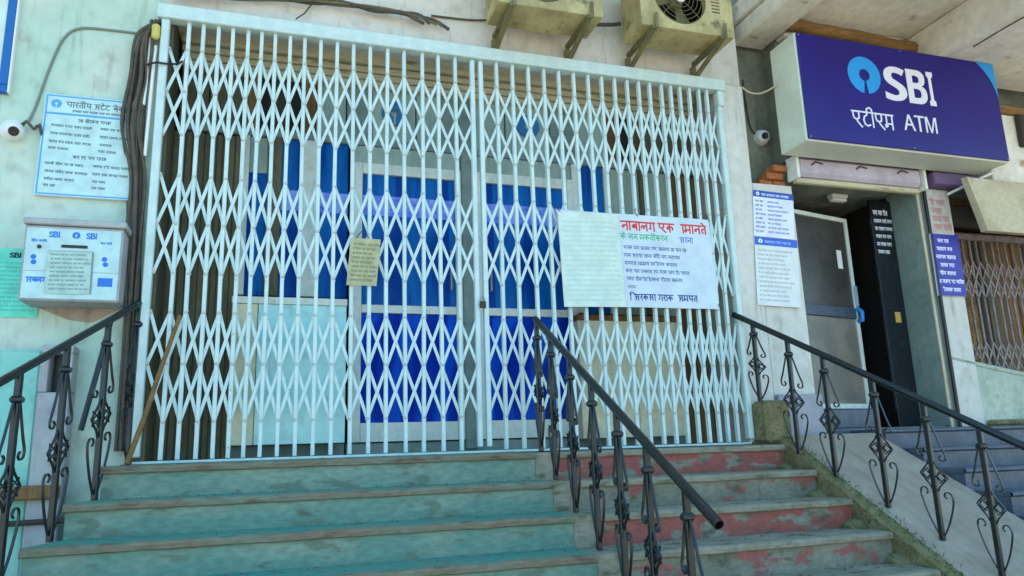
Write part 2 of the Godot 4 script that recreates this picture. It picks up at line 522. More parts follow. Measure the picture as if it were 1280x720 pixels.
	M.jamb = worn(srgb(122, 140, 134), srgb(134, 150, 142), srgb(76, 86, 78), 0.2, 0.6, 1.0, 0.05, 271, null, 0.0, Vector3.ONE, 0.04, 256)
	M.lowwall = worn(srgb(170, 184, 166), srgb(186, 196, 178), srgb(126, 130, 108), 0.24, 0.9, 1.0, 0.3, 281, null, 0.0, Vector3.ONE, 0.05, 256)
	M.cable = worn(srgb(70, 68, 60), srgb(88, 80, 66), srgb(84, 66, 44), 0.25, 0.75, 0.2, 0.1, 291, null, 0.0, Vector3.ONE, 0.2, 256)
	M.rust = worn(srgb(124, 112, 108), srgb(146, 134, 132), srgb(82, 62, 50), 0.3, 0.8, 0.25, 0.1, 295, null, 0.0, Vector3.ONE, 0.15, 256)
	for k in ["wall", "wall_pale", "lowwall", "shaded_render", "dado", "dado_warm", "ac", "ramp"]: grimy(M[k], 1.0, 1.7)
	for k in ["stone_r", "red_full", "red_some", "jamb", "alu", "greybox"]: grimy(M[k], 1.0, 1.1)
	M.greyslab = worn(srgb(150, 150, 158), srgb(166, 162, 168), srgb(120, 116, 112), 0.25, 0.7, 0.9, 0.1, 341, null, 0.0, Vector3.ONE, 0.05, 256)
	M.film.metallic_specular = 0.2
	M.film_deep.metallic_specular = 0.15
	M.mint = grimy(worn(srgb(136, 200, 186), srgb(158, 206, 190), srgb(130, 160, 146), 0.2, 0.9, 1.6, 0.2, 361, null, 0.0, Vector3.ONE, 0.03, 256))  # plinth colour takes in the stronger cyan light cast low on the wall
	M.rivet = plain(srgb(182, 186, 178), 0.5, 0.1)
	M.white = plain(srgb(226, 228, 224), 0.45)
	M.black = plain(srgb(16, 16, 18), 0.35)
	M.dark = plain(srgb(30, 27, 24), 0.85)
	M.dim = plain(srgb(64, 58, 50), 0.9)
	M.steel = plain(srgb(150, 150, 150), 0.35, 0.8)

func wall_block(called: String, a: Vector3, b: Vector3, m: Material, label := "", bev := 0.0):
	var k := MB.new()
	k.span(a, b, bev)
	return struct(called, k, m, label)

func build_shell():
	# street: one sheet to the horizon
	var g := MB.new()
	g.sheet(Vector3(-400, STREET, 400), Vector3(800, 0, 0), Vector3(0, 0, -800))
	struct("street", g, M.asphalt, "dusty pale street in front of the steps")
	# front wall of the bank round the gate opening
	wall_block("wall", Vector3(-9, STREET - 0.1, -0.5), Vector3(-0.79, 4.4, -0.05), M.wall, "wall left of the sliding gate, cyan light cast put into its pale mint")
	wall_block("wall", Vector3(-0.789, 3.1, -0.5), Vector3(3.88, 4.4, -0.051), M.wall_pale, "off white wall above the sliding gate")
	var col := MB.new()
	col.span(Vector3(3.6, 0, -0.5), Vector3(3.87, 3.096, 0.0), 0.012)
	struct("wall", col, M.wall_pale, "narrow off white wall between gate and posters")
	wall_block("wall", Vector3(3.874, -0.2, -0.5), Vector3(4.27, 2.2, -0.012), M.wall_pale, "off white pier behind the two posters")
	wall_block("wall", Vector3(3.874, 2.2, -0.6), Vector3(4.3, 4.4, -0.25), M.shaded_render, "rendered wall behind the round camera, porch shade put into its grey green")
	wall_block("wall", Vector3(4.3, 2.46, -0.6), Vector3(5.7, 4.4, -0.05), M.shaded_render, "rendered wall behind the blue sign")
	wall_block("wall", Vector3(5.7, 2.3, -0.6), Vector3(11, 4.4, -0.08), M.shaded_render, "rendered wall above the neighbouring shop")
	# upper floors and the rest of the building
	wall_block("wall", Vector3(-9, 4.4, -0.5), Vector3(11, 8.5, -0.06), M.wall_pale, "upper storey wall")
	wall_block("roof", Vector3(-9, 8.5, -9), Vector3(11, 8.7, 0.1), M.shaded_render, "flat roof")
	wall_block("wall", Vector3(-9, STREET, -9), Vector3(11, 8.5, -8.8), M.shaded_render, "rear wall")
	wall_block("wall", Vector3(-9.2, STREET, -9), Vector3(-9.002, 8.5, -0.05), M.shaded_render, "end wall by the blue framed board")
	wall_block("wall", Vector3(11.002, STREET, -9), Vector3(11.2, 8.5, -0.05), M.shaded_render, "end wall by the shop")
	# floor inside
	wall_block("floor", Vector3(-9, STREET, -8.8), Vector3(11, LAND - 0.004, -0.5), M.shaded_render, "floor inside")
	# unseen slab added to shade the gate, and the porch ceiling over the cash machine lobby
	wall_block("added_canopy", Vector3(-9, 4.42, -0.05), Vector3(3.9, 4.56, 1.1), M.soffit, "unseen concrete slab added above the gate for shade")
	wall_block("ceiling", Vector3(3.93, 3.78, -0.25), Vector3(12, 3.95, 2.2), M.soffit, "stained cream porch ceiling")
	var b := MB.new()
	b.span(Vector3(3.96, 3.6, -0.2), Vector3(4.28, 3.778, 2.19), 0.02)
	struct("ceiling_beam", b, M.soffit, "shallow cream beam above the grey green wall")
	b = MB.new()
	b.span(Vector3(5.72, 3.4, 0.06), Vector3(12, 3.777, 2.18), 0.02)
	struct("ceiling_beam", b, M.soffit, "deep cream beam at the right of the sign")
	b = MB.new()
	b.span(Vector3(4.3, 3.6, -0.05), Vector3(5.7, 3.776, 0.1), 0.02)
	struct("ceiling_beam", b, M.soffit, "wall beam behind the sign")

# a worn step edge: slab with a chipped rounded front
func step_slab(xl0: float, xl1: float, xr: float, z0: float, z1: float, y: float, th: float, seed_: int, top: Material, edge: Material) -> ArrayMesh:
	var f := FastNoiseLite.new()
	f.seed = seed_
	f.frequency = 1.6
	f.fractal_octaves = 4
	var T := MB.new()
	var E := MB.new()
	var n := int(maxf(12.0, (xr - xl1) * 34.0))
	var prev := []
	for i in n + 1:
		var t := float(i) / n
		var xf := lerpf(xl1, xr, t)
		var xb := lerpf(xl0, xr, t)
		var w := f.get_noise_2d(xf * 6.0, seed_ * 3.1) * 0.007
		var chip := maxf(0.0, f.get_noise_2d(xf * 3.0, 50.0 + seed_) - 0.30) * 0.05
		var zf := z1 + w - chip * 0.6
		var yy := y + f.get_noise_2d(xf * 2.0, 9.0 + seed_) * 0.004
		var row := [Vector3(xb, y, z0), Vector3(xf, yy - chip * 0.3, zf - 0.02), Vector3(xf, yy - 0.007 - chip * 0.5, zf - 0.005), Vector3(xf, yy - 0.018 - chip, zf), Vector3(xf, yy - th + 0.006, zf - 0.002), Vector3(xf, yy - th, zf - 0.01), Vector3(xb, y - th, z0)]
		if prev.size():
			T.poly([prev[0], prev[1], row[1], row[0]])
			for k in range(1, 6):
				E.poly([prev[k], prev[k + 1], row[k + 1], row[k]])
		if i == 0 or i == n:
			var cap := row.duplicate()
			E.out_poly(cap, Vector3(lerpf(xl1, xr, 0.5), y - th * 0.5, (z0 + z1) * 0.5))
		prev = row
	var am := T.mesh(top)
	return E.mesh(edge, am)

func build_stairs():
	var st := Node3D.new()
	st.name = "staircase"
	add_child(st)
	tag(st, "worn stone steps up to the gate, cyan light cast put into the teal left flight, red right", "", "", "structure")
	for k in 8:
		var y := step_y(k)
		var z1 := step_z(k)
		var z0 := -0.5 if k == 0 else step_z(k - 1) - 0.05
		var th := 0.046
		var yb := STREET - 0.05
		# left flight
		var b := MB.new()
		b.slab([Vector2(left_x(z0), z0), Vector2(left_x(z1) + 0.01, z1 - 0.022), Vector2(1.725, z1 - 0.022), Vector2(1.725, z0)], yb, y - th + 0.002)
		var s := part("step", b, M.stone, st)
		put("nosing", step_slab(left_x(z0), left_x(z1), 1.725, z0, z1, y, th, 300 + k, M.tread, M.nosing), s)
		# pale strip under the middle railing
		b = MB.new()
		b.slab([Vector2(1.727, z0), Vector2(1.727, z1 - 0.02), Vector2(1.87, z1 - 0.02), Vector2(1.87, z0)], yb, y - 0.006)
		part("step", b, M.stone_r, st)
		# right flight
		b = MB.new()
		b.slab([Vector2(1.872, z0), Vector2(1.872, z1 - 0.02), Vector2(3.72, z1 - 0.02), Vector2(3.72, z0)], yb, y - th + 0.002)
		s = part("step", b, M.red_full if k in [0, 2] else M.red_some, st)
		put("nosing", step_slab(1.872, 1.872, 3.72, z0, z1 + 0.004, y - 0.004, th, 400 + k, M.stone_r, M.stone_r), s)
	# mossy kerb beside the right flight, then the smooth ramp
	var c := MB.new()
	var f := FastNoiseLite.new()
	f.seed = 7
	f.frequency = 2.2
	var n := 60
	var prev := []
	for i in n + 1:
		var z := lerpf(0.0, 2.8, float(i) / n)
		var y := minf(0.06, 0.185 - SLOPE * z)
		var wob := f.get_noise_1d(z * 4.0) * 0.02
		var row := [Vector3(3.722, y - 0.5, z), Vector3(3.724, y - 0.03 + wob, z), Vector3(3.75, y + wob * 0.7, z), Vector3(3.81 + wob, y + 0.004, z), Vector3(3.85 + wob, y - 0.3, z)]
		if prev.size():
			for k in 4:
				c.poly([prev[k], row[k], row[k + 1], prev[k + 1]])
		prev = row
	struct("kerb", c, M.moss, "mossy sloping kerb between red steps and ramp")
	var r := MB.new()
	var pts := [Vector2(-0.02, 0.075), Vector2(0.2, 0.075), Vector2(2.75, 0.19 - SLOPE * 2.75)]
	for i in 2:
		var p: Vector2 = pts[i]
		var q: Vector2 = pts[i + 1]
		var xa := 4.6 if p.x < 0.1 else 4.6
		r.poly([Vector3(3.79, p.y, p.x), Vector3(3.79, q.y, q.x), Vector3(4.6 + 0.13 * q.x, q.y, q.x), Vector3(xa + 0.13 * p.x, p.y, p.x)])
		r.poly([Vector3(xa + 0.13 * p.x, p.y, p.x), Vector3(4.6 + 0.13 * q.x, q.y, q.x), Vector3(4.6 + 0.13 * q.x, STREET, q.x), Vector3(xa + 0.13 * p.x, STREET, p.x)])
	struct("ramp", r, M.ramp, "smooth pale concrete ramp right of the red steps")
	# navy granite steps to the cash machine lobby
	var gs := Node3D.new()
	gs.name = "granite_stairs"
	add_child(gs)
	tag(gs, "navy granite steps up to the cash machine lobby", "", "", "structure")
	for k in 10:
		var y := 0.1 - 0.15 * k
		var z1 := 0.3 + 0.3 * k
		var z0 := -0.03 if k == 0 else z1 - 0.34
		var b := MB.new()
		b.slab([Vector2(4.612 + 0.13 * z0, z0), Vector2(4.612 + 0.13 * z1, z1 - 0.018), Vector2(8.5, z1 - 0.018), Vector2(8.5, z0)], STREET - 0.05, y - 0.034)
		var s := part("step", b, M.granite, gs)
		b = MB.new()
		var xe := 4.612 + 0.13 * z0
		var xf := 4.612 + 0.13 * z1
		b.poly([Vector3(xe, y, z0), Vector3(xf, y, z1 - 0.016), Vector3(8.5, y, z1 - 0.016), Vector3(8.5, y, z0)])
		for e in 5:
			var a0 := PI * e / 5.0
			var a1 := PI * (e + 1) / 5.0
			b.poly([Vector3(xf, y - 0.016 + cos(a0) * 0.016, z1 - 0.016 + sin(a0) * 0.016), Vector3(xf, y - 0.016 + cos(a1) * 0.016, z1 - 0.016 + sin(a1) * 0.016), Vector3(8.5, y - 0.016 + cos(a1) * 0.016, z1 - 0.016 + sin(a1) * 0.016), Vector3(8.5, y - 0.016 + cos(a0) * 0.016, z1 - 0.016 + sin(a0) * 0.016)])
		b.poly([Vector3(xe, y - 0.032, z0), Vector3(8.5, y - 0.032, z0), Vector3(8.5, y - 0.032, z1 - 0.016), Vector3(xf, y - 0.032, z1 - 0.016)])
		b.poly([Vector3(xe, y - 0.032, z0), Vector3(xf, y - 0.032, z1 - 0.016), Vector3(xf, y, z1 - 0.016), Vector3(xe, y, z0)])
		part("nosing", b, M.granite, s)

# ------------------------------------------------------------------ sliding lattice gates
const ROWS := [[2.79, 2.48, 2.165], [1.878, 1.545, 1.216], [0.96, 0.63, 0.268]]

func lattice_leaf(xs: Array, label: String) -> Node3D:
	var t := thing("collapsible_gate", label, "gate", Vector3(xs[0], 0, 0))
	var x0: float = xs[0]
	for i in range(1, xs.size() - 1):
		var b := MB.new()
		var w := 0.025
		var dx := rng.randf_range(-0.005, 0.005)
		var kink := rng.randf_range(-0.006, 0.006)
		var ky := rng.randf_range(1.1, 1.9)
		var x: float = xs[i] - x0
		for s in [-1.0, 1.0]:
			b.bar(Vector3(x + dx, 0.038, s * 0.013), Vector3(x + kink, ky, s * 0.013), w, 0.009, Vector3(0, 0, 1), 0.0022)
			b.bar(Vector3(x + kink, ky, s * 0.0131), Vector3(x - dx, 3.0, s * 0.0131), w, 0.009, Vector3(0, 0, 1), 0.0022)
		part("upright", b, M.gate, t)
	# the scissor flats: from a joint on one upright to a joint two uprights on
	for row in ROWS:
		for i in xs.size():
			for s in [-1, 1]:
				var j: int = i + s
				var l: int = i + 2 * s
				if j < 0 or j >= xs.size(): continue
				var a := Vector3(xs[i] - x0, row[0], -s * 0.0035)
				var e: Vector3
				if l < 0 or l >= xs.size(): e = Vector3(xs[j] - x0, row[1], -s * 0.0035)
				else: e = Vector3(xs[l] - x0, row[2], -s * 0.0035)
				var b := MB.new()
				var d := (e - a).normalized() * 0.014
				b.bar(a - d + Vector3(rng.randf_range(-0.003, 0.003), rng.randf_range(-0.006, 0.006), 0), e + d + Vector3(rng.randf_range(-0.003, 0.003), rng.randf_range(-0.006, 0.006), 0), 0.0215, 0.005, Vector3(0, 0, 1), 0.0012)
				part("lattice_flat", b, M.gate, t)
		# lower halves that begin at the leaf's edges
		for q in [[0, 1], [xs.size() - 1, -1]]:
			var b := MB.new()
			var i: int = q[0]
			var s: int = q[1]
			b.bar(Vector3(xs[i] - x0, row[1], -s * 0.0035), Vector3(xs[i + s] - x0, row[2], -s * 0.0035), 0.0215, 0.005, Vector3(0, 0, 1), 0.0012)
			part("lattice_flat", b, M.gate, t)
	var rv := MB.new()
	for row in ROWS:
		for i in xs.size():
			for y in row:
				rv.lathe(Vector3(xs[i] - x0, y, 0.0172), Vector3(0, 0, 1), [Vector2(0.012, 0), Vector2(0.009, 0.005), Vector2(0, 0.007)], 7)
	tag(part("rivet", rv, M.rivet, t), "", "", "", "stuff")
	return t

func build_gate():
	var L := [-0.735, -0.62, -0.525, -0.424, -0.328, -0.232, -0.141, -0.046, 0.058, 0.163, 0.275, 0.391, 0.511, 0.632, 0.755, 0.884, 1.015, 1.145, 1.275, 1.405]
	var R := [1.475, 1.602, 1.735, 1.871, 2.003, 2.13, 2.26, 2.386, 2.506, 2.623, 2.733, 2.842, 2.946, 3.052, 3.143, 3.233, 3.324, 3.408, 3.49, 3.565]
	var f := thing("gate_frame", "white steel frame and runner rail of the lattice gate", "gate frame", Vector3(-0.76, 0, 0))
	var b := MB.new()
	b.span(Vector3(-0.06, 3.0, -0.048), Vector3(4.42, 3.105, 0.05), 0.006)
	part("runner_rail", b, M.gate, f)
	b = MB.new()
	b.span(Vector3(4.34, 2.86, -0.03), Vector3(4.4, 2.998, 0.042), 0.006)
	part("end_bracket", b, M.gate, f)
	b = MB.new()
	b.span(Vector3(-0.02, LAND + 0.002, -0.016), Vector3(4.36, 0.034, 0.018), 0.004)
	part("floor_track", b, M.gate, f)
	b = MB.new()
	b.span(Vector3(-0.03, 0.058, -0.03), Vector3(0.022, 2.998, 0.034), 0.006)
	part("post", b, M.gate, f)
	b = MB.new()
	b.span(Vector3(4.335, 0.058, -0.03), Vector3(4.38, 2.858, 0.034), 0.006)
	part("post", b, M.gate, f)
	var l: Node3D = lattice_leaf(L, "white lattice gate leaf with the small brown card on it")
	b = MB.new()
	b.span(Vector3(2.125, 0.06, -0.02), Vector3(2.16, 2.995, 0.024), 0.005)
	part("meeting_post", b, M.gate, l)
	var r: Node3D = lattice_leaf(R, "white lattice gate leaf behind the hanging banner")
	b = MB.new()
	b.span(Vector3(-0.018, 0.06, -0.02), Vector3(0.017, 2.995, 0.024), 0.005)
	part("meeting_post", b, M.gate, r)
	# lock, tie and ledge
	var k := thing("padlock", "small dark padlock on the meeting posts of the gate", "padlock", Vector3(1.44, 1.06, 0.034))
	b = MB.new()
	b.box(Vector3(0, 0, 0.008), Vector3(0.045, 0.05, 0.02), 0.005)
	part("lock_body", b, M.dim, k)
	b = MB.new()
	var arc := []
	for i in 9:
		var a := PI * i / 8.0
		arc.append(Vector3(cos(a) * 0.016, 0.025 + sin(a) * 0.03, 0.008))
	b.tube(arc, 0.004, 6)
	part("shackle", b, M.steel, k)
	b = MB.new()
	b.tube([Vector3(-0.86, 2.64, 0.03), Vector3(-0.8, 2.652, 0.055), Vector3(-0.73, 2.655, 0.045), Vector3(-0.67, 2.67, 0.03), Vector3(-0.645, 2.7, 0.02)], 0.007, 6)
	tag(put("tie_wire", b.mesh(M.black)), "black wire tied round the gate post near the top", "wire")

# ------------------------------------------------------------------ shop front behind the gate
func pane(called: String, a: Vector2, b: Vector2, m: Material, parent: Node3D, z := -0.415, th := 0.012):
	var k := MB.new()
	k.span(Vector3(a.x, a.y, z - th), Vector3(b.x, b.y, z), 0.002)
	return part(called, k, m, parent)

func build_front():
	# lining of the recess
	wall_block("wall", Vector3(-0.79, LAND, -0.7), Vector3(-0.72, 3.17, -0.052), M.olive, "reveal at the left of the gate opening")
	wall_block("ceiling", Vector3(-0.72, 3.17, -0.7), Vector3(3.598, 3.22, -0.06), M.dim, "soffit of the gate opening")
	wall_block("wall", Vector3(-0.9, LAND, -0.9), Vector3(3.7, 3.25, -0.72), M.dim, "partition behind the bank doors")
	# rolled shutter housing
	var h := thing("shutter_housing", "long beige rolled shutter housing above the bank doors", "shutter", Vector3(1.4, 2.98, -0.35))
	var b := MB.new()
	b.span(Vector3(-2.11, 0.06, -0.3), Vector3(2.19, 0.18, 0.05), 0.02)
	part("housing", b, M.shutter, h)
	for i in 3:
		b = MB.new()
		b.span(Vector3(-2.1, 0.0 - 0.055 * i, -0.28), Vector3(2.18, 0.05 - 0.055 * i, 0.02 - 0.012 * i), 0.012)
		part("slat", b, M.shutter, h)
	# transom of boards and panes
	var t := thing("transom", "row of grey, brown and logo panels above the bank doors", "transom", Vector3(0, 2.385, 0))
	var edges := [-0.7, -0.5, -0.27, -0.16, -0.055, 0.06, 0.16, 0.27, 0.5, 0.7, 1.05, 1.25, 1.4, 1.5, 1.8, 2.2, 2.45, 2.7, 2.82, 2.95, 3.06, 3.3, 3.58]
	var mats := [M.olive, M.olive, M.brown, M.dark, M.dim, M.dark, M.brown, M.frost, M.jamb, M.frost, M.frost, M.jamb, M.jamb, M.frost, M.frost, M.jamb, M.frost, M.brown, M.dark, M.brown, M.olive, M.olive]
	for i in mats.size():
		b = MB.new()
		b.span(Vector3(edges[i] + 0.004, 0.06, -0.45 - 0.008 * (i % 2)), Vector3(edges[i + 1] - 0.004, 0.52, -0.42 - 0.008 * (i % 2)), 0.003)
		part("panel", b, mats[i], t)
	b = MB.new()
	b.span(Vector3(-0.7, 0.0, -0.47), Vector3(3.58, 0.056, -0.39), 0.006)
	part("rail", b, M.jamb, t)
	for p in [Vector2(0.875, 0.3), Vector2(2.0, 0.31)]:
		b = MB.new()
		b.lathe(Vector3(p.x, p.y, -0.404), Vector3(0, 0, 1), [Vector2(0.1, -0.012), Vector2(0.1, 0), Vector2(0.03, 0)], 28)
		part("logo_disc", b, plain(srgb(22, 110, 170), 0.4), t)
		b = MB.new()
		b.span(Vector3(p.x - 0.008, p.y - 0.1, -0.403), Vector3(p.x + 0.008, p.y - 0.02, -0.4015))
		part("logo_slot", b, M.frost, t)
	# folded pleats at the left
	var pl := thing("folded_shutter", "olive brown pleated shutter folded at left of the windows", "shutter", Vector3(-0.5, LAND, -0.4))
	for i in 11:
		b = MB.new()
		b.box(Vector3(-0.2 + 0.042 * i, 1.18, -0.008 * (i % 2)), Vector3(0.0405, 2.34, 0.03), 0.006)
		part("slat", b, M.olive, pl)
	# left window
	var q := thing("window", "blue filmed fixed window left of the bank doors", "window", Vector3(0, 0, 0))
	pane("pane", Vector2(-0.2, 1.17), Vector2(-0.07, 2.1), M.film, q)
	pane("pane", Vector2(-0.2, 2.1), Vector2(-0.07, 2.38), M.frost, q, -0.417)
	pane("pane", Vector2(0.03, 1.17), Vector2(0.165, 2.38), M.film, q)
	pane("pane", Vector2(0.29, 1.17), Vector2(0.52, 2.38), M.film, q)
	pane("film_band", Vector2(0.03, 1.82), Vector2(0.165, 1.98), M.band, q, -0.411, 0.002)
	pane("film_band", Vector2(0.29, 1.82), Vector2(0.52, 1.98), M.band, q, -0.411, 0.002)
	pane("mullion", Vector2(-0.07, 1.17), Vector2(0.03, 2.38), M.olive, q, -0.39, 0.05)
	pane("mullion", Vector2(0.165, 1.17), Vector2(0.29, 2.38), M.alu, q, -0.385, 0.06)
	pane("mullion", Vector2(-0.27, 1.17), Vector2(-0.2, 2.38), M.alu, q, -0.39, 0.05)
	pane("sill", Vector2(-0.265, 1.072), Vector2(0.507, 1.12), M.alu, q, -0.2, 0.2)
	pane("dado_panel", Vector2(-0.262, 0.118), Vector2(-0.095, 1.07), M.dado_warm, q, -0.215, 0.16)
	pane("dado_panel", Vector2(-0.091, 0.118), Vector2(0.503, 1.07), M.dado, q, -0.21, 0.16)
	pane("plinth", Vector2(-0.27, LAND), Vector2(0.52, 0.115), M.jamb, q, -0.41, 0.04)
	# two glazed doors
	for d in [[0.55, 1.4, "blue filmed glass door at left of the meeting posts", 0.0], [1.5, 2.36, "blue filmed glass door at right of the meeting posts", 1.0]]:
		var o := thing("glass_door", d[2], "door", Vector3(d[0], 0, 0))
		var W: float = d[1] - d[0]
		pane("stile", Vector2(0, 0.12), Vector2(0.075, 2.235), M.alu, o, -0.375, 0.05)
		pane("stile", Vector2(W - 0.05, 0.12), Vector2(W, 2.235), M.alu, o, -0.375, 0.05)
		pane("top_rail", Vector2(0.077, 2.15), Vector2(W - 0.052, 2.235), M.alu, o, -0.377, 0.046)
		pane("middle_rail", Vector2(0.077, 1.06), Vector2(W - 0.052, 1.12), M.alu, o, -0.377, 0.046)
		pane("bottom_rail", Vector2(0.077, 0.12), Vector2(W - 0.052, 0.255), M.alu, o, -0.377, 0.046)
		pane("pane", Vector2(0.077, 1.122), Vector2(W - 0.052, 2.148), M.film, o, -0.4)
		pane("pane", Vector2(0.077, 0.257), Vector2(W - 0.052, 1.058), M.film_deep, o, -0.4)
		pane("over_panel", Vector2(0, 2.24), Vector2(W, 2.38), M.frost, o, -0.4, 0.02)
		pane("film_band", Vector2(0.08, 1.82), Vector2(W - 0.055, 1.98), M.band, o, -0.397, 0.002)
		b = MB.new()
		var hx := W - 0.1 if d[3] == 0.0 else 0.12
		b.tube([Vector3(hx, 1.25, -0.37), Vector3(hx, 1.25, -0.33), Vector3(hx, 1.55, -0.33), Vector3(hx, 1.55, -0.37)], 0.011, 8)
		part("handle", b, M.steel, o)
	b = MB.new()
	b.span(Vector3(1.402, 0.05, -0.46), Vector3(1.498, 2.38, -0.36), 0.006)
	tag(put("door_post", b.mesh(M.jamb)), "greenish post between the two blue glass doors", "post")
	b = MB.new()
	b.span(Vector3(0.53, LAND + 0.001, -0.6), Vector3(3.58, 0.112, -0.4), 0.006)
	tag(put("threshold", b.mesh(M.jamb)), "grey green threshold under the blue glass doors", "threshold")
	# right hand windows and panels
	q = thing("window", "part blue, part pale window behind the banner", "window", Vector3(0, 0, 0))
	pane("mullion", Vector2(2.362, 1.1), Vector2(2.43, 2.38), M.alu, q, -0.38, 0.05)
	pane("pane", Vector2(2.432, 1.1), Vector2(2.66, 2.38), M.film, q)
	pane("mullion", Vector2(2.662, 1.1), Vector2(2.7, 2.38), M.alu, q, -0.39, 0.05)
	pane("pane", Vector2(2.702, 1.1), Vector2(3.0, 2.38), M.frost, q)
	pane("mullion", Vector2(3.002, 1.1), Vector2(3.04, 2.38), M.olive, q, -0.39, 0.05)
	pane("pane", Vector2(3.042, 1.1), Vector2(3.28, 2.38), M.frost, q)
	pane("sill", Vector2(2.278, 1.012), Vector2(3.192, 1.055), M.brown, q, -0.205, 0.2)
	pane("dado_panel", Vector2(2.28, 0.1), Vector2(2.765, 1.01), M.dado_warm, q, -0.215, 0.16)
	pane("dado_panel", Vector2(2.769, 0.1), Vector2(3.19, 1.01), M.dado_warm, q, -0.217, 0.16)
	pl = thing("folded_shutter", "dark brown pleated shutter folded at right of the banner", "shutter", Vector3(3.45, LAND, -0.4))
	for i in 7:
		b = MB.new()
		b.box(Vector3(-0.13 + 0.042 * i, 1.18, -0.008 * (i % 2)), Vector3(0.0405, 2.34, 0.03), 0.006)
		part("slat", b, M.olive if i % 3 else M.brown, pl)

# ------------------------------------------------------------------ railings
func scroll(b: MB, pts: Array, t: Vector3, side: float, r := 0.0055):
	var p := []
	for q in pts: p.append(t * (q[0] * side) + Vector3(0, q[1], 0))
	b.tube(p, r, 5)

func baluster(parent: Node3D, at: Vector3, top: float, along: Vector3):
	var h := top - at.y
	var hk := h / 0.95
	var d := along
	var flat := Vector3(d.x, 0, d.z).normalized()
	var o := Vector3(at.x, at.y, at.z)
	var b := MB.new()
	b.box(o + Vector3(0, h * 0.5, 0), Vector3(0.03, h, 0.03), 0.004, Basis(flat, Vector3.UP, flat.cross(Vector3.UP)))
	var post := part("post", b, M.iron, parent)
	b = MB.new()
	b.box(Vector3(0, 0.83 * hk, 0) + o, Vector3(0.058, 0.038, 0.058), 0.012)
	part("collar", b, M.iron, post)
	for s in [-1.0, 1.0]:
		b = MB.new()
		var rise: float = d.y * 0.5
		var jx := rng.randf_range(0.9, 1.1)
		var jy := rng.randf_range(-0.008, 0.008)
		var P := func(x, y): return o + flat * (x * s * jx) + Vector3(0, jy, 0) + Vector3(0, y * hk + d.y / Vector2(d.x, d.z).length() * x * s * 0.35, 0)
		var side := flat.cross(Vector3.UP)
		# upper sweep with a curl at its end
		b.ribbon(curve_pts([P.call(0.018, 0.83), P.call(0.035, 0.77), P.call(0.064, 0.66), P.call(0.084, 0.595), P.call(0.08, 0.56), P.call(0.058, 0.552), P.call(0.046, 0.572), P.call(0.058, 0.59)], 0.02), 0.013, 0.006, side)
		part("scroll", b, M.iron, post)
		b = MB.new()
		# caged diamond
		b.ribbon([P.call(0.016, 0.54), P.call(0.03, 0.505), P.call(0.062, 0.462), P.call(0.08, 0.437), P.call(0.062, 0.412), P.call(0.03, 0.37), P.call(0.016, 0.335)], 0.012, 0.006, side)
		b.tube([P.call(0.018, 0.437), P.call(0.042, 0.478) + side * 0.02, P.call(0.066, 0.437), P.call(0.042, 0.396) - side * 0.02, P.call(0.018, 0.437)], 0.0045, 5)
		b.tube([P.call(0.018, 0.437), P.call(0.042, 0.478) - side * 0.02, P.call(0.066, 0.437), P.call(0.042, 0.396) + side * 0.02, P.call(0.018, 0.437)], 0.0045, 5)
		part("scroll", b, M.iron, post)
		b = MB.new()
		# lower sweep, curl at its top
		b.ribbon(curve_pts([P.call(0.058, 0.296), P.call(0.046, 0.312), P.call(0.054, 0.334), P.call(0.078, 0.338), P.call(0.093, 0.308), P.call(0.086, 0.245), P.call(0.056, 0.135), P.call(0.018, 0.04)], 0.02), 0.013, 0.006, side)
		part("scroll", b, M.iron, post)

func railing(label: String, top_a: Vector3, top_b: Vector3, r: float, posts: Array, base: Callable, hollow := false):
	var t := thing("handrail", label, "railing", Vector3.ZERO)
	var d := (top_b - top_a).normalized()
	var b := MB.new()
	b.tube([top_a, top_b], r, 18, not hollow)
	if hollow:
		b.lathe(top_b, d, [Vector2(r, 0), Vector2(r * 0.8, 0.0006), Vector2(r * 0.78, -0.12)], 18)
		b.lathe(top_a, -d, [Vector2(r, 0), Vector2(0, 0)], 18)
		var k := MB.new()
		k.lathe(top_b - d * 0.03, d, [Vector2(r * 0.785, 0), Vector2(0, 0)], 18)
		part("handrail_tube", b, M.iron, t)
		part("open_end", k, M.black, t)
	else:
		part("handrail_tube", b, M.iron, t)
	for z in posts:
		var s: float = (z - top_a.z) / (top_b.z - top_a.z)
		var p := top_a.lerp(top_b, s)
		baluster(t, Vector3(p.x, base.call(z), p.z), p.y - r * 0.6, d)
	return t

func build_railings():
	var by_step := func(z): return LAND - RISE * (0 if z < NOSE else 1 + floori((z - NOSE) / TREAD))
	railing("black iron handrail with scrolls, at the left of the teal steps", Vector3(-0.79, 1.02, 0.0), Vector3(-0.79 - 0.40 * 2.6, 1.02 - SLOPE * 2.6, 2.6), 0.021, [0.02, 0.3, 0.62, 0.93, 1.25, 1.57, 1.9, 2.25], by_step)
	railing("black iron handrail with open pipe end, down the middle of the steps", Vector3(1.8, 0.945, 0.14), Vector3(1.8, -0.3, 2.3), 0.0245, [0.16, 0.42, 0.74, 1.06, 1.38, 1.7, 2.05], by_step, true)
	railing("black iron handrail with scrolls, between red steps and ramp", Vector3(3.57, 1.05, -0.02), Vector3(3.585 + 0.27 * 2.6, 1.04 - SLOPE * 2.6, 2.6), 0.023, [0.15, 0.44, 0.71, 1.05, 1.36, 1.66, 1.98, 2.3], func(z): return 0.34 if z < 0.2 else minf(0.06, 0.19 - SLOPE * z))
	var b := MB.new()
	b.tube([Vector3(-0.93, 0.9, 0.12), Vector3(-0.97, 0.6, 0.16), Vector3(-1.02, 0.22, 0.24)], 0.016, 8)
	tag(put("slanting_pipe", b.mesh(M.iron)), "short dark pipe slanting behind the left handrail", "pipe")

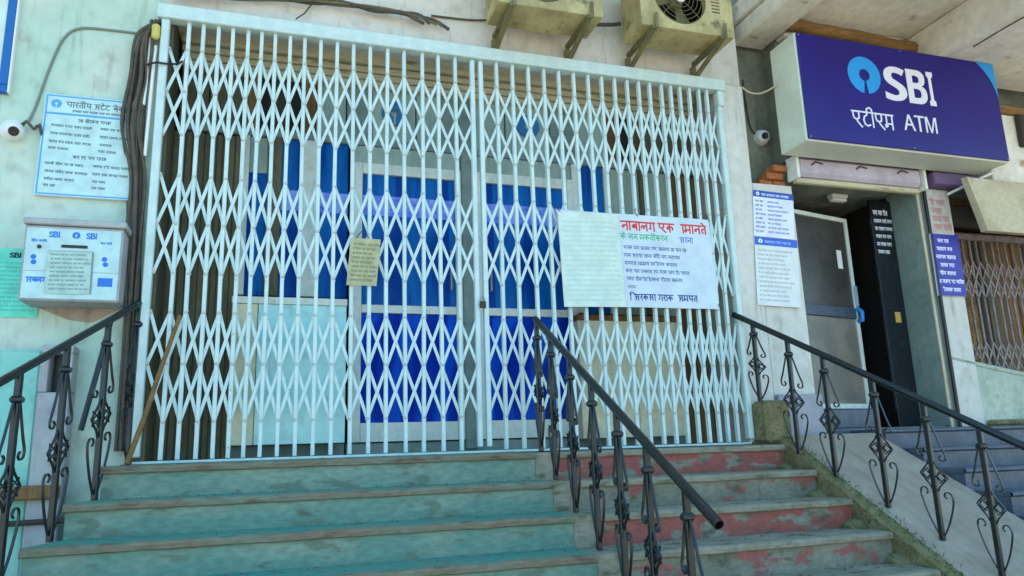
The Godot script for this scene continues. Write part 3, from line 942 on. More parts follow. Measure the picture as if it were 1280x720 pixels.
# ------------------------------------------------------------------ air conditioners
func make_ac() -> Node3D:
	var t := thing("air_conditioner", "yellowed outdoor air conditioner unit", "air conditioner", Vector3.ZERO, "air conditioners on brackets above the gate")
	var W := 0.84
	var H := 0.56
	var b := MB.new()
	# casing in four walls and a front with a round opening
	b.span(Vector3(0, 0, 0.12), Vector3(W, 0.02, 0.44), 0.006)
	b.span(Vector3(0, H - 0.02, 0.12), Vector3(W, H, 0.44), 0.006)
	b.span(Vector3(0, 0.02, 0.12), Vector3(0.02, H - 0.02, 0.44), 0.004)
	b.span(Vector3(W - 0.02, 0.02, 0.12), Vector3(W, H - 0.02, 0.44), 0.004)
	b.span(Vector3(0.02, 0.02, 0.12), Vector3(W - 0.02, H - 0.02, 0.14))
	var c := Vector2(0.36, 0.29)
	var R := 0.235
	var seg := 40
	var corners := []
	for i in seg:
		var a := TAU * i / seg
		var dv := Vector2(cos(a), sin(a))
		# out to the rectangle
		var k := 1e9
		if dv.x > 1e-6: k = minf(k, (W - c.x) / dv.x)
		if dv.x < -1e-6: k = minf(k, -c.x / dv.x)
		if dv.y > 1e-6: k = minf(k, (H - c.y) / dv.y)
		if dv.y < -1e-6: k = minf(k, -c.y / dv.y)
		corners.append([c + dv * R, c + dv * k, dv])
	var z := 0.445
	for i in seg:
		var p = corners[i]
		var q = corners[(i + 1) % seg]
		var pts := [Vector3(p[0].x, p[0].y, z), Vector3(p[1].x, p[1].y, z)]
		# keep the rectangle's corner
		for cx in [0.0, W]:
			for cy in [0.0, H]:
				var e := Vector2(cx, cy)
				var ang := fposmod((e - c).angle(), TAU)
				var a0 := TAU * i / seg
				if ang > a0 and ang < a0 + TAU / seg: pts.append(Vector3(cx, cy, z))
		pts.append(Vector3(q[1].x, q[1].y, z))
		pts.append(Vector3(q[0].x, q[0].y, z))
		b.poly(pts)
		b.poly([Vector3(p[0].x, p[0].y, z), Vector3(q[0].x, q[0].y, z), Vector3(q[0].x, q[0].y, z - 0.05), Vector3(p[0].x, p[0].y, z - 0.05)])
	part("casing", b, M.ac, t)
	b = MB.new()
	for r in 6:
		var ring := []
		for i in 33:
			var a := TAU * i / 32
			ring.append(Vector3(c.x + cos(a) * (0.05 + r * 0.036), c.y + sin(a) * (0.05 + r * 0.036), z + 0.002))
		b.tube(ring, 0.0028, 4, false)
	for i in 8:
		var a := TAU * i / 8
		b.tube([Vector3(c.x + cos(a) * 0.03, c.y + sin(a) * 0.03, z + 0.004), Vector3(c.x + cos(a) * 0.236, c.y + sin(a) * 0.236, z + 0.004)], 0.003, 4, false)
	part("fan_guard", b, M.ac_dark, t)
	b = MB.new()
	b.lathe(Vector3(c.x, c.y, z + 0.003), Vector3(0, 0, 1), [Vector2(0.045, 0), Vector2(0.04, 0.01), Vector2(0, 0.012)], 16)
	part("badge", b, M.white, t)
	b = MB.new()
	for i in 3:
		var a := TAU * i / 3 + 0.4
		var d0 := Vector3(cos(a), sin(a), 0)
		var d1 := Vector3(cos(a + 0.9), sin(a + 0.9), 0)
		var o := Vector3(c.x, c.y, 0.37)
		b.poly([o + d0 * 0.05, o + d0 * 0.21 + Vector3(0, 0, 0.03), o + (d0 + d1).normalized() * 0.22, o + d1 * 0.2 - Vector3(0, 0, 0.03), o + d1 * 0.05])
	b.lathe(Vector3(c.x, c.y, 0.34), Vector3(0, 0, 1), [Vector2(0.06, 0), Vector2(0.055, 0.05), Vector2(0, 0.055)], 14)
	part("fan", b, M.ac_dark, t)
	b = MB.new()
	b.span(Vector3(0.03, 0.03, 0.145), Vector3(W - 0.03, H - 0.03, 0.16))
	part("coil", b, M.dark, t)
	for i in 5:
		b = MB.new()
		b.span(Vector3(0.645, 0.2 + 0.03 * i, z), Vector3(0.72, 0.212 + 0.03 * i, z + 0.004), 0.001)
		part("louvre", b, M.ac_dark, t)
	b = MB.new()
	b.span(Vector3(0.66, 0.41, z), Vector3(0.74, 0.45, z + 0.003))
	part("rating_label", b, plain(srgb(150, 70, 60), 0.6), t)
	for x in [0.1, 0.72]:
		b = MB.new()
		b.span(Vector3(x - 0.02, -0.035, 0.0), Vector3(x + 0.02, -0.002, 0.47), 0.003)
		b.span(Vector3(x - 0.02, -0.17, -0.03), Vector3(x + 0.02, -0.037, 0.008), 0.003)
		b.bar(Vector3(x, -0.15, 0.0), Vector3(x, -0.03, 0.44), 0.04, 0.02, Vector3(0, 1, 0), 0.002)
		b.bar(Vector3(x + 0.015, -0.03, 0.47), Vector3(x + 0.015, 0.10, 0.475), 0.03, 0.012, Vector3(0, 0, 1), 0.002)
		part("bracket", b, M.ac_dark, t)
	return t

# ------------------------------------------------------------------ small things on the wall
func camera_dome(at: Vector3, label: String, ax := Vector3(-0.35, -0.25, 1)):
	ax = ax.normalized()
	var t := thing("security_camera", label, "security camera", at)
	var b := MB.new()
	b.lathe(Vector3.ZERO, Vector3(0, 0, 1), [Vector2(0.072, 0), Vector2(0.072, 0.02), Vector2(0.06, 0.032), Vector2(0.0, 0.034)], 24)
	part("base", b, M.white, t)
	b = MB.new()
	var prof := []
	for i in 11:
		var a := PI * i / 10.0
		prof.append(Vector2(sin(a) * 0.062, 0.05 - cos(a) * 0.062))
	b.lathe(Vector3(0, 0, 0.01), ax, prof, 24)
	part("ball", b, M.white, t)
	b = MB.new()
	b.lathe(Vector3(0, 0, 0.01) + ax * 0.1, ax, [Vector2(0.03, 0), Vector2(0.03, 0.016), Vector2(0.024, 0.018), Vector2(0.0, 0.0145)], 20)
	part("lens", b, M.black, t)
	return t

func wires(called: String, pts: Array, r: float, m: Material, label: String, seg := 6):
	var cv := Curve3D.new()
	for i in pts.size():
		var tan_: Vector3 = (pts[mini(i + 1, pts.size() - 1)] - pts[maxi(i - 1, 0)]) / 6.0
		cv.add_point(pts[i], -tan_, tan_)
	cv.bake_interval = 0.04
	var b := MB.new()
	b.tube(Array(cv.get_baked_points()), r, seg)
	return tag(put(called, b.mesh(m)), label, "cable")

func curve_pts(pts: Array, every := 0.04) -> Array:
	var cv := Curve3D.new()
	for i in pts.size():
		var tan_: Vector3 = (pts[mini(i + 1, pts.size() - 1)] - pts[maxi(i - 1, 0)]) / 6.0
		cv.add_point(pts[i], -tan_, tan_)
	cv.bake_interval = every
	return Array(cv.get_baked_points())

func sheet_thing(called: String, label: String, category: String, o: Vector3, u: Vector3, w: Vector3, img: Image, th := 0.004, wave := 0.0, rough := 0.6):
	var nr := u.cross(w).normalized()
	var f := FastNoiseLite.new()
	f.seed = hash(label) % 1000
	f.frequency = 1.3
	var bul := func(s, t): return f.get_noise_2d(s * u.length() * 2.0, t * w.length() * 2.0) * wave
	var b := MB.new()
	b.sheet(o, u, w, 16 if wave > 0 else 1, 10 if wave > 0 else 1, bul)
	var am := b.mesh(printed(img, rough))
	var c := MB.new()
	var bul2 := func(s, t): return -f.get_noise_2d((1.0 - s) * u.length() * 2.0, t * w.length() * 2.0) * wave
	c.sheet(o + u - nr * th, -u, w, 16 if wave > 0 else 1, 10 if wave > 0 else 1, bul2)
	if wave == 0.0:
		c.poly([o - nr * th, o + u - nr * th, o + u, o])
		c.poly([o + u - nr * th, o + u + w - nr * th, o + u + w, o + u])
		c.poly([o + u + w - nr * th, o + w - nr * th, o + w, o + u + w])
		c.poly([o + w - nr * th, o - nr * th, o, o + w])
	c.mesh(M.white, am)
	return tag(put(called, am), label, category)

func build_left_wall():
	var blue := srgb(76, 158, 214)
	var ink := srgb(84, 100, 108)
	# notice board
	var im := paper(560, 700, srgb(186, 216, 216), 0.08, 5)
	for k in [[6, 6, 554, 16], [6, 684, 554, 694], [6, 6, 16, 694], [544, 6, 554, 694], [6, 128, 554, 142]]:
		rect(im, k[0], k[1], k[2], k[3], blue)
	roundel(im, Vector2(66, 66), 30, blue, srgb(186, 216, 216))
	roundel(im, Vector2(490, 66), 30, blue, srgb(186, 216, 216))
	write(im, ["bha", "aa", "ra", "ta", "ii", "ya", "sp", "sa", "tt", "em", "tt", "sp", "ba", "em", "ka"], 122, 82, 34, 6, ink)
	words(im, 160, 116, 420, 13, 3, ink)
	words(im, 200, 184, 390, 20, 4.5, ink)
	for r in [[50, 226, 270], [50, 282, 290], [46, 338, 300], [46, 384, 160], [330, 226, 530], [330, 282, 520], [334, 338, 440], [330, 384, 450]]:
		words(im, r[0], r[1], r[2], 15, 3.4, ink, 0.02)
	words(im, 190, 440, 370, 20, 4.5, ink)
	for r in [[40, 490, 240], [44, 544, 270], [44, 596, 220], [44, 640, 120], [310, 490, 520], [310, 544, 520], [314, 596, 400], [314, 640, 400]]:
		words(im, r[0], r[1], r[2], 15, 3.6, ink, 0.02)
	sheet_thing("notice_board", "white notice board with blue border left of the gate", "notice board", Vector3(-1.452, 1.695, -0.018), Vector3(0.565, 0.0, 0), Vector3(0.008, 0.69, 0), im, 0.028, 0.0, 0.4)
	# drop box
	var t := thing("drop_box", "white cheque drop box with blue print below the notice board", "box", Vector3(-1.42, 0.98, -0.05))
	var b := MB.new()
	b.span(Vector3(0, 0, 0), Vector3(0.53, 0.46, 0.235), 0.008)
	part("body", b, M.greybox, t)
	b = MB.new()
	b.span(Vector3(-0.012, 0.463, 0), Vector3(0.545, 0.503, 0.25), 0.006)
	part("hood", b, M.greybox, t)
	im = paper(560, 480, srgb(182, 212, 212), 0.07, 15)
	var bl := srgb(40, 110, 200)
	write(im, ["S", "B", "I"], 130, 60, 36, 9, bl)
	roundel(im, Vector2(290, 42), 24, bl, srgb(182, 212, 212))
	write(im, ["S", "B", "I"], 350, 60, 36, 9, bl)
	words(im, 30, 96, 110, 14, 4, bl)
	words(im, 440, 96, 520, 14, 4, bl)
	for p in [[52, 200], [470, 200], [56, 236], [478, 236]]:
		roundel(im, Vector2(p[0], p[1]), 17, bl, bl)
	words(im, 26, 370, 110, 30, 9, bl)
	rect(im, 440, 330, 530, 390, bl)
	rect(im, 0, 292, 560, 297, srgb(150, 160, 160))
	b = MB.new()
	b.sheet(Vector3(0.012, 0.012, 0.238), Vector3(0.506, 0, 0), Vector3(0, 0.43, 0))
	part("front_panel", b, printed(im, 0.5), t)
	b = MB.new()
	b.span(Vector3(0.2, 0.325, 0.2385), Vector3(0.34, 0.343, 0.2415))
	part("slot", b, M.black, t)
	b = MB.new()
	b.lathe(Vector3(0.085, 0.325, 0.238), Vector3(0, 0, 1), [Vector2(0.012, 0), Vector2(0.012, 0.005), Vector2(0, 0.006)], 12)
	part("keyhole", b, M.dim, t)
	im = paper(256, 320, srgb(172, 200, 192), 0.1, 25)
	rect(im, 248, 0, 256, 320, srgb(120, 134, 130))
	rect(im, 0, 0, 256, 6, srgb(150, 164, 158))
	for i in 9: words(im, 20, 36 + i * 32, 236, 12, 3, srgb(120, 140, 140))
	b = MB.new()
	b.sheet(Vector3(0.135, 0.04, 0.244), Vector3(0.245, 0.004, 0), Vector3(-0.004, 0.262, 0), 6, 6, func(s, q): return 0.004 * sin(s * 3.0) * q)
	part("taped_sheet", b, printed(im, 0.8), t)
	b = MB.new()
	b.poly([Vector3(-1.2, 0.905, -0.046), Vector3(-1.07, 0.89, -0.046), Vector3(-0.9, 0.99, -0.046), Vector3(-1.4, 0.99, -0.046)])
	struct("plaster_patch", b, M.ramp, "brownish bare plaster patch below the drop box")
	# green poster
	im = paper(256, 400, srgb(106, 212, 190), 0.12, 35)
	write(im, ["sp", "S", "B", "I"], 110, 52, 26, 7, srgb(20, 60, 70))
	for i in 12: words(im, 16, 90 + i * 25, 236, 9, 2, srgb(80, 178, 162))
	sheet_thing("poster", "bright green paper poster left of the drop box", "poster", Vector3(-1.72, 0.915, -0.044), Vector3(0.35, 0.0, 0), Vector3(0.0, 0.43, 0), im, 0.003, 0.003, 0.8)
	# blue framed board, cut by the frame
	t = thing("framed_board", "blue framed sign board high on the wall left of the notice board", "sign", Vector3(-1.66, 2.36, -0.05))
	im = paper(256, 320, srgb(196, 214, 206), 0.12, 45)
	rect(im, 130, 60, 240, 120, srgb(140, 110, 84))
	rect(im, 20, 170, 240, 190, srgb(80, 150, 190))
	b = MB.new()
	b.sheet(Vector3(-1.5, 0.05, 0.032), Vector3(1.45, 0, 0), Vector3(0, 1.3, 0))
	part("print", b, printed(im, 0.5), t)
	b = MB.new()
	b.span(Vector3(-1.55, 0, 0), Vector3(0, 0.05, 0.045), 0.004)
	b.span(Vector3(-0.05, 0.052, 0), Vector3(0, 1.36, 0.045), 0.004)
	b.span(Vector3(-1.55, 0.052, 0), Vector3(-1.5, 1.36, 0.045), 0.004)
	b.span(Vector3(-1.498, 1.33, 0), Vector3(-0.052, 1.36, 0.045), 0.004)
	part("frame", b, plain(srgb(14, 96, 170), 0.45), t)
	b = MB.new()
	b.span(Vector3(0.001, 0, 0), Vector3(0.012, 1.36, 0.04))
	part("edge_strip", b, M.white, t)
	b = MB.new()
	b.span(Vector3(-1.498, 0.052, 0.0), Vector3(-0.052, 1.328, 0.03))
	part("backing", b, M.white, t)
	# camera with its bracket
	camera_dome(Vector3(-1.61, 2.118, -0.05), "round white security camera at the left edge, beside the notice board", Vector3(0.35, -0.45, 1))
	wires("camera_lead", [Vector3(-1.58, 2.12, -0.03), Vector3(-1.53, 2.17, 0.0), Vector3(-1.49, 2.13, -0.02), Vector3(-1.46, 2.16, -0.01), Vector3(-1.44, 2.08, -0.03), Vector3(-1.43, 2.0, -0.03)], 0.011, M.cable, "tangled dark camera lead beside the notice board")
	wires("camera_lead", [Vector3(-0.85, 2.9, -0.042), Vector3(-1.1, 2.9, -0.042), Vector3(-1.29, 2.885, -0.04), Vector3(-1.38, 2.8, -0.042), Vector3(-1.44, 2.6, -0.044), Vector3(-1.5, 2.3, -0.044), Vector3(-1.53, 2.19, -0.04)], 0.008, plain(srgb(120, 134, 124), 0.8), "thin grey cable curving over the wall to the left camera")
	# cable bundle beside the gate
	t = thing("cable_bundle", "thick bundle of dark cables running down beside the gate post", "cable", Vector3(-0.86, 0, 0))
	for i in 11:
		var o := 0.011 * (i - 5)
		var zz := -0.03 + 0.012 * ((i * 3) % 4)
		var q := [Vector3(0.07 - 0.007 * i, 2.99, zz), Vector3(-0.03 + o * 0.6, 2.86 - 0.01 * i, zz + 0.02), Vector3(-0.06 + o * 0.9 + (0.03 if i > 4 else 0.0), 2.55, zz), Vector3(-0.06 + o * 1.1, 2.2, zz + 0.01), Vector3(-0.015 + o * 0.8, 1.85, zz), Vector3(0.0 + o * 0.7, 1.4, zz), Vector3(0.01 + o * 0.7, 0.9, zz), Vector3(0.015 + o * 0.6, 0.1, zz)]
		for k in range(1, 7): q[k] += Vector3(rng.randf_range(-0.018, 0.018), 0, 0)
		b = MB.new()
		b.tube(curve_pts(q), 0.0085 + 0.003 * (i % 3), 6)
		part("cable", b, M.cable if i % 4 != 3 else M.dim, t)
	for k in [[0.008, 2.86, 2.36, 0.011], [0.04, 2.8, 2.0, 0.012]]:
		b = MB.new()
		b.tube([Vector3(k[0], k[1], 0.0), Vector3(k[0] - 0.015, k[2], 0.0)], k[3], 8)
		part("white_conduit", b, M.white, t)
	# yellow connector at the top of the post
	t = thing("junction_box", "small yellow junction box at the top of the gate post", "junction box", Vector3(-0.82, 2.84, 0.03))
	b = MB.new()
	b.box(Vector3(0, 0.05, 0), Vector3(0.05, 0.11, 0.05), 0.014)
	part("body", b, plain(srgb(206, 190, 96), 0.5), t)
	b = MB.new()
	b.box(Vector3(0, 0.115, 0), Vector3(0.03, 0.02, 0.03), 0.005)
	part("cap", b, M.dim, t)
	# old bundle along the top of the gate
	t = thing("cable_bundle", "old brown cable bundle drooping along the wall above the gate", "cable", Vector3(-0.75, 3.2, -0.03))
	for i in 6:
		var q := []
		for k in 9:
			var s := k / 8.0
			q.append(Vector3(lerpf(0.0, 1.85 - 0.12 * (i % 3), s), 0.0 + 0.1 * s + 0.05 * sin(s * 3.0) + rng.randf_range(-0.018, 0.018), 0.03 + 0.015 * ((i * 2) % 3)))
		q.append(q[8] + Vector3(0.07 + 0.02 * i, -0.05 - 0.02 * (i % 2), 0.01))
		b = MB.new()
		b.tube(curve_pts(q), 0.010 + 0.003 * (i % 2), 6)
		part("cable", b, M.cable if i % 2 else M.olive, t)
	b = MB.new()
	b.tube([Vector3(0.95, 0.09, 0.03), Vector3(0.9, 0.0, 0.04), Vector3(0.84, -0.05, 0.03)], 0.006, 5)
	part("loose_end", b, M.cable, t)
	wires("wall_cable", [Vector3(1.1, 3.36, -0.035), Vector3(1.4, 3.37, -0.035), Vector3(1.62, 3.4, -0.03)], 0.008, M.cable, "thin dark cable on the wall left of the first air conditioner")
	wires("wall_cable", [Vector3(2.3, 3.42, 0.02), Vector3(2.45, 3.44, 0.05), Vector3(2.62, 3.48, 0.03), Vector3(2.7, 3.5, 0.03)], 0.016, M.cable, "dark cable linking the two air conditioners")
	# plinth, pier with slot, and ledges low on the wall
	t = thing("plinth", "low plinth under the green poster, cyan light cast put into its pale teal", "plinth", Vector3(-2.2, STREET, -0.05))
	b = MB.new()
	b.span(Vector3(-2, 0, 0), Vector3(0.9, 0.699 - STREET, 0.11), 0.012)
	part("block", b, M.mint, t)
	b = MB.new()
	b.span(Vector3(0.84, 0.61 - STREET, 0.112), Vector3(0.88, 0.64 - STREET, 0.122))
	part("clip", b, M.dim, t)
	t = thing("wall_pier", "pinkish pier with a dark slot beside the left handrail", "pier", Vector3(-1.295, STREET, -0.05))
	var base := -STREET
	b = MB.new()
	b.span(Vector3(0, 0, 0), Vector3(0.17, base + 0.45, 0.14), 0.008)
	b.span(Vector3(0, base + 0.452, 0), Vector3(0.045, base + 0.68, 0.14), 0.004)
	b.span(Vector3(0.125, base + 0.452, 0), Vector3(0.17, base + 0.68, 0.14), 0.004)
	b.span(Vector3(0, base + 0.682, 0), Vector3(0.17, base + 0.73, 0.14), 0.006)
	part("body", b, M.greybox, t)
	b = MB.new()
	b.span(Vector3(0.046, base + 0.452, 0.002), Vector3(0.124, base + 0.68, 0.03))
	part("slot", b, M.black, t)
	b = MB.new()
	b.span(Vector3(-1.6, -0.16, 0.06), Vector3(-1.13, -0.08, 0.14), 0.01)
	tag(put("ledge", b.mesh(M.brown)), "brown ledge low on the wall behind the left handrail", "ledge")
	b = MB.new()
	b.tube([Vector3(-1.9, -0.29, 0.1), Vector3(-1.0, -0.28, 0.1)], 0.016, 8)
	tag(put("wall_pipe", b.mesh(M.dim)), "thin dark pipe low on the wall below the brown ledge", "pipe")
	# stick leaning on the gate
	b = MB.new()
	b.tube([Vector3(-0.785, LAND + 0.012, 0.13), Vector3(-0.71, 0.3, 0.11), Vector3(-0.64, 0.6, 0.085), Vector3(-0.555, 0.93, 0.055)], 0.016, 8, true, 0.8)
	tag(put("wooden_stick", b.mesh(M.wood)), "rough wooden stick leaning against the left end of the gate", "stick")

func build_gate_papers():
	var ink := srgb(40, 60, 130)
	# printed banner
	var im := paper(900, 500, srgb(200, 214, 226), 0.06, 55)
	var red := srgb(206, 52, 46)
	write(im, ["na", "aa", "ba", "aa", "la", "ga", "sp", "e", "ka", "sp", "sp", "aa", "ma", "aa", "na", "ta", "em"], 362, 84, 44, 9, red)
	write(im, ["ka", "em", "sp", "la", "na", "sp", "ma", "ka", "ta", "ii", "ka", "ra", "na"], 352, 136, 28, 5, srgb(60, 170, 110))
	write(im, ["sp", "sa", "ra", "na", "aa"], 690, 140, 28, 5, srgb(90, 110, 200))
	for i in 5:
		words(im, 362, 190 + i * 42, 780 - 50 * (i % 3), 17, 3.6, srgb(90, 106, 150), 0.004)
	words(im, 362, 400, 440, 14, 3, srgb(120, 130, 170))
	write(im, ["i", "sp", "sa", "ra", "ka", "sa", "aa", "sp", "ga", "ra", "aa", "ka", "sp", "sp", "sa", "ma", "ya", "ta"], 370, 462, 30, 6, ink)
	var o := Vector3(2.075, 1.075, 0.032)
	var bn: MeshInstance3D = sheet_thing("banner", "printed white banner with red headline hung on the gate", "banner", o, Vector3(1.335, 0.005, 0), Vector3(-0.03, 0.745, 0), im, 0.003, 0.012, 0.5)
	for p in [Vector3(2.06, 1.815, 0.04), Vector3(3.375, 1.82, 0.04), Vector3(3.41, 1.085, 0.04), Vector3(2.72, 1.82, 0.042)]:
		var tb := MB.new()
		tb.tube(curve_pts([p + Vector3(0.012, -0.012, 0), p + Vector3(-0.01, 0.015, 0.004), p + Vector3(0.0, 0.05, -0.02), p + Vector3(0.014, 0.02, -0.045)], 0.02), 0.003, 5)
		part("tie_string", tb, M.dim, bn)
	im = paper(400, 520, srgb(204, 220, 210), 0.07, 65)
	for i in 17:
		words(im, 24, 60 + i * 27, 380, 10, 2.2, srgb(176, 206, 196), -0.01)
	sheet_thing("paper_sheet", "pale green printed sheet tied over the banner's left half", "sheet", Vector3(2.066, 1.06, 0.052), Vector3(0.505, 0.012, 0), Vector3(-0.016, 0.74, 0), im, 0.003, 0.012, 0.7)
	# card
	im = paper(256, 400, srgb(176, 172, 134), 0.12, 75)
	for i in 9: words(im, 26, 60 + i * 38, 236, 17, 4, srgb(116, 118, 96), 0.02)
	sheet_thing("hanging_card", "small brown card hung on the left gate leaf", "card", Vector3(0.476, 1.172, 0.034), Vector3(0.205, 0.0, 0), Vector3(0.028, 0.335, 0), im, 0.005, 0.006, 0.9)
	var b := MB.new()
	b.tube([Vector3(0.54, 1.51, 0.03), Vector3(0.575, 1.56, 0.03), Vector3(0.63, 1.515, 0.03)], 0.004, 5)
	tag(put("string", b.mesh(M.dim)), "string loop holding the small brown card", "string")

func build_sign():
	var t := thing("sign_box", "blue lit style sign box reading SBI ATM over the lobby", "sign", Vector3(4.11, 2.43, 0.1))
	t.set_meta("label", "dark blue box sign reading SBI ATM above the lobby door")
	var W := 2.2
	var H := 0.975
	var b := MB.new()
	b.span(Vector3(0, 0, 0), Vector3(W, H, 0.33), 0.008)
	part("casing", b, M.alu_sign, t)
	b = MB.new()
	b.span(Vector3(0.012, 0.012, 0.3305), Vector3(W - 0.012, H - 0.012, 0.35), 0.004)
	part("face", b, M.sign_blue, t)
	var z := 0.3505
	# roundel with keyhole slot, drawn as a ring with a gap at the foot
	b = MB.new()
	var c := Vector3(0.665, 0.655, z)
	var r1 := 0.172
	var n := 64
	var hole := 0.055
	var slot := 0.024
	var ring := []
	for i in n + 1:
		var a := -PI / 2 + 0.14 + (TAU - 0.28) * i / n
		var inner := hole
		var d := Vector3(cos(a), sin(a), 0)
		ring.append([c + d * r1, c + d * inner])
	for i in n:
		b.poly([ring[i][1], ring[i][0], ring[i + 1][0], ring[i + 1][1]].map(func(p): return p + Vector3(0, 0, 0.003)))
		b.out_poly([ring[i][0], ring[i + 1][0], ring[i + 1][0] + Vector3(0, 0, 0.003), ring[i][0] + Vector3(0, 0, 0.003)], c)
	part("roundel", b, M.sky_paint, t)
	# letters S B I
	var font := SystemFont.new()
	font.font_names = ["Droid Sans"]
	font.font_weight = 700
	for g in [["S", 0.872, 0.235], ["B", 1.125, 0.21], ["I", 1.355, 0.07]]:
		var tm := TextMesh.new()
		tm.text = g[0]
		tm.font = font
		tm.font_size = 64
		tm.pixel_size = 0.01
		tm.depth = 0.004
		var ab := tm.get_aabb()
		var o := put("letter", tm, t)
		tm.material = M.letter
		var k := 0.325 / ab.size.y
		var kx: float = g[2] / ab.size.x
		o.scale = Vector3(kx, k, 1)
		o.position = Vector3(g[1] - ab.position.x * kx, 0.452 - ab.position.y * k, z + 0.002)
	for g in [["A", 1.02, 0.125], ["T", 1.145, 0.105], ["M", 1.262, 0.125]]:
		var tm := TextMesh.new()
		tm.text = g[0]
		var f2 := SystemFont.new()
		f2.font_names = ["Droid Sans"]
		tm.font = f2
		tm.font_size = 64
		tm.pixel_size = 0.01
		tm.depth = 0.004
		tm.material = M.letter
		var ab := tm.get_aabb()
		var o := put("letter", tm, t)
		var k := 0.148 / ab.size.y
		var kx: float = g[2] / ab.size.x
		o.scale = Vector3(kx, k, 1)
		o.position = Vector3(g[1] - ab.position.x * kx, 0.188 - ab.position.y * k, z + 0.002)
	b = MB.new()
	stroke_letters(b, ["e", "tt", "ii", "e", "ma"], Vector3(0.475, 0.175, z + 0.001), 0.13, 0.0135, 0.8)
	part("letter", b, M.letter, t)
	# light blue corner
	b = MB.new()
	var pts := [Vector3(W - 0.014, H - 0.014, z + 0.002)]
	for i in 9:
		var s := i / 8.0
		var p := Vector2(W - 0.23, H - 0.014).lerp(Vector2(W - 0.014, H - 0.36), s)
		p += Vector2(0.03, 0.03) * sin(PI * s)
		pts.append(Vector3(p.x, p.y, z + 0.002))
	b.poly(pts)
	part("corner_flash", b, M.sky_paint, t)
	for sx in [0.03, W * 0.5, W - 0.03]:
		for sy in [0.03, H - 0.03]:
			b = MB.new()
			b.lathe(Vector3(sx, sy, z), Vector3(0, 0, 1), [Vector2(0.008, 0), Vector2(0.006, 0.003), Vector2(0, 0.0035)], 8)
			part("screw", b, M.steel, t)
	b = MB.new()
	b.span(Vector3(W * 0.16, 0.5, -0.2), Vector3(W * 0.16 + 0.05, 0.55, -0.002))
	b.span(Vector3(W * 0.7, 0.5, -0.2), Vector3(W * 0.7 + 0.05, 0.55, -0.002))
	part("bracket", b, M.rust, t)
	wires("ceiling_cable", [Vector3(5.84, 3.394, 0.65), Vector3(5.83, 3.393, 1.0), Vector3(5.85, 3.394, 1.5), Vector3(5.84, 3.394, 2.1)], 0.005, M.cable, "dark cable along the underside of the deep ceiling beam")
	# batten above
	b = MB.new()
	var f := FastNoiseLite.new()
	f.seed = 3
	var q := []
	for i in 24: q.append(Vector3(4.2 + 2.3 * i / 23.0, 3.67 - 0.05 * i / 23.0 + f.get_noise_1d(i * 30.0) * 0.025, 0.15))
	b.tube(q, 0.06, 7)
	tag(put("timber_batten", b.mesh(M.wood)), "rough brown timber batten along the ceiling above the sign", "timber")

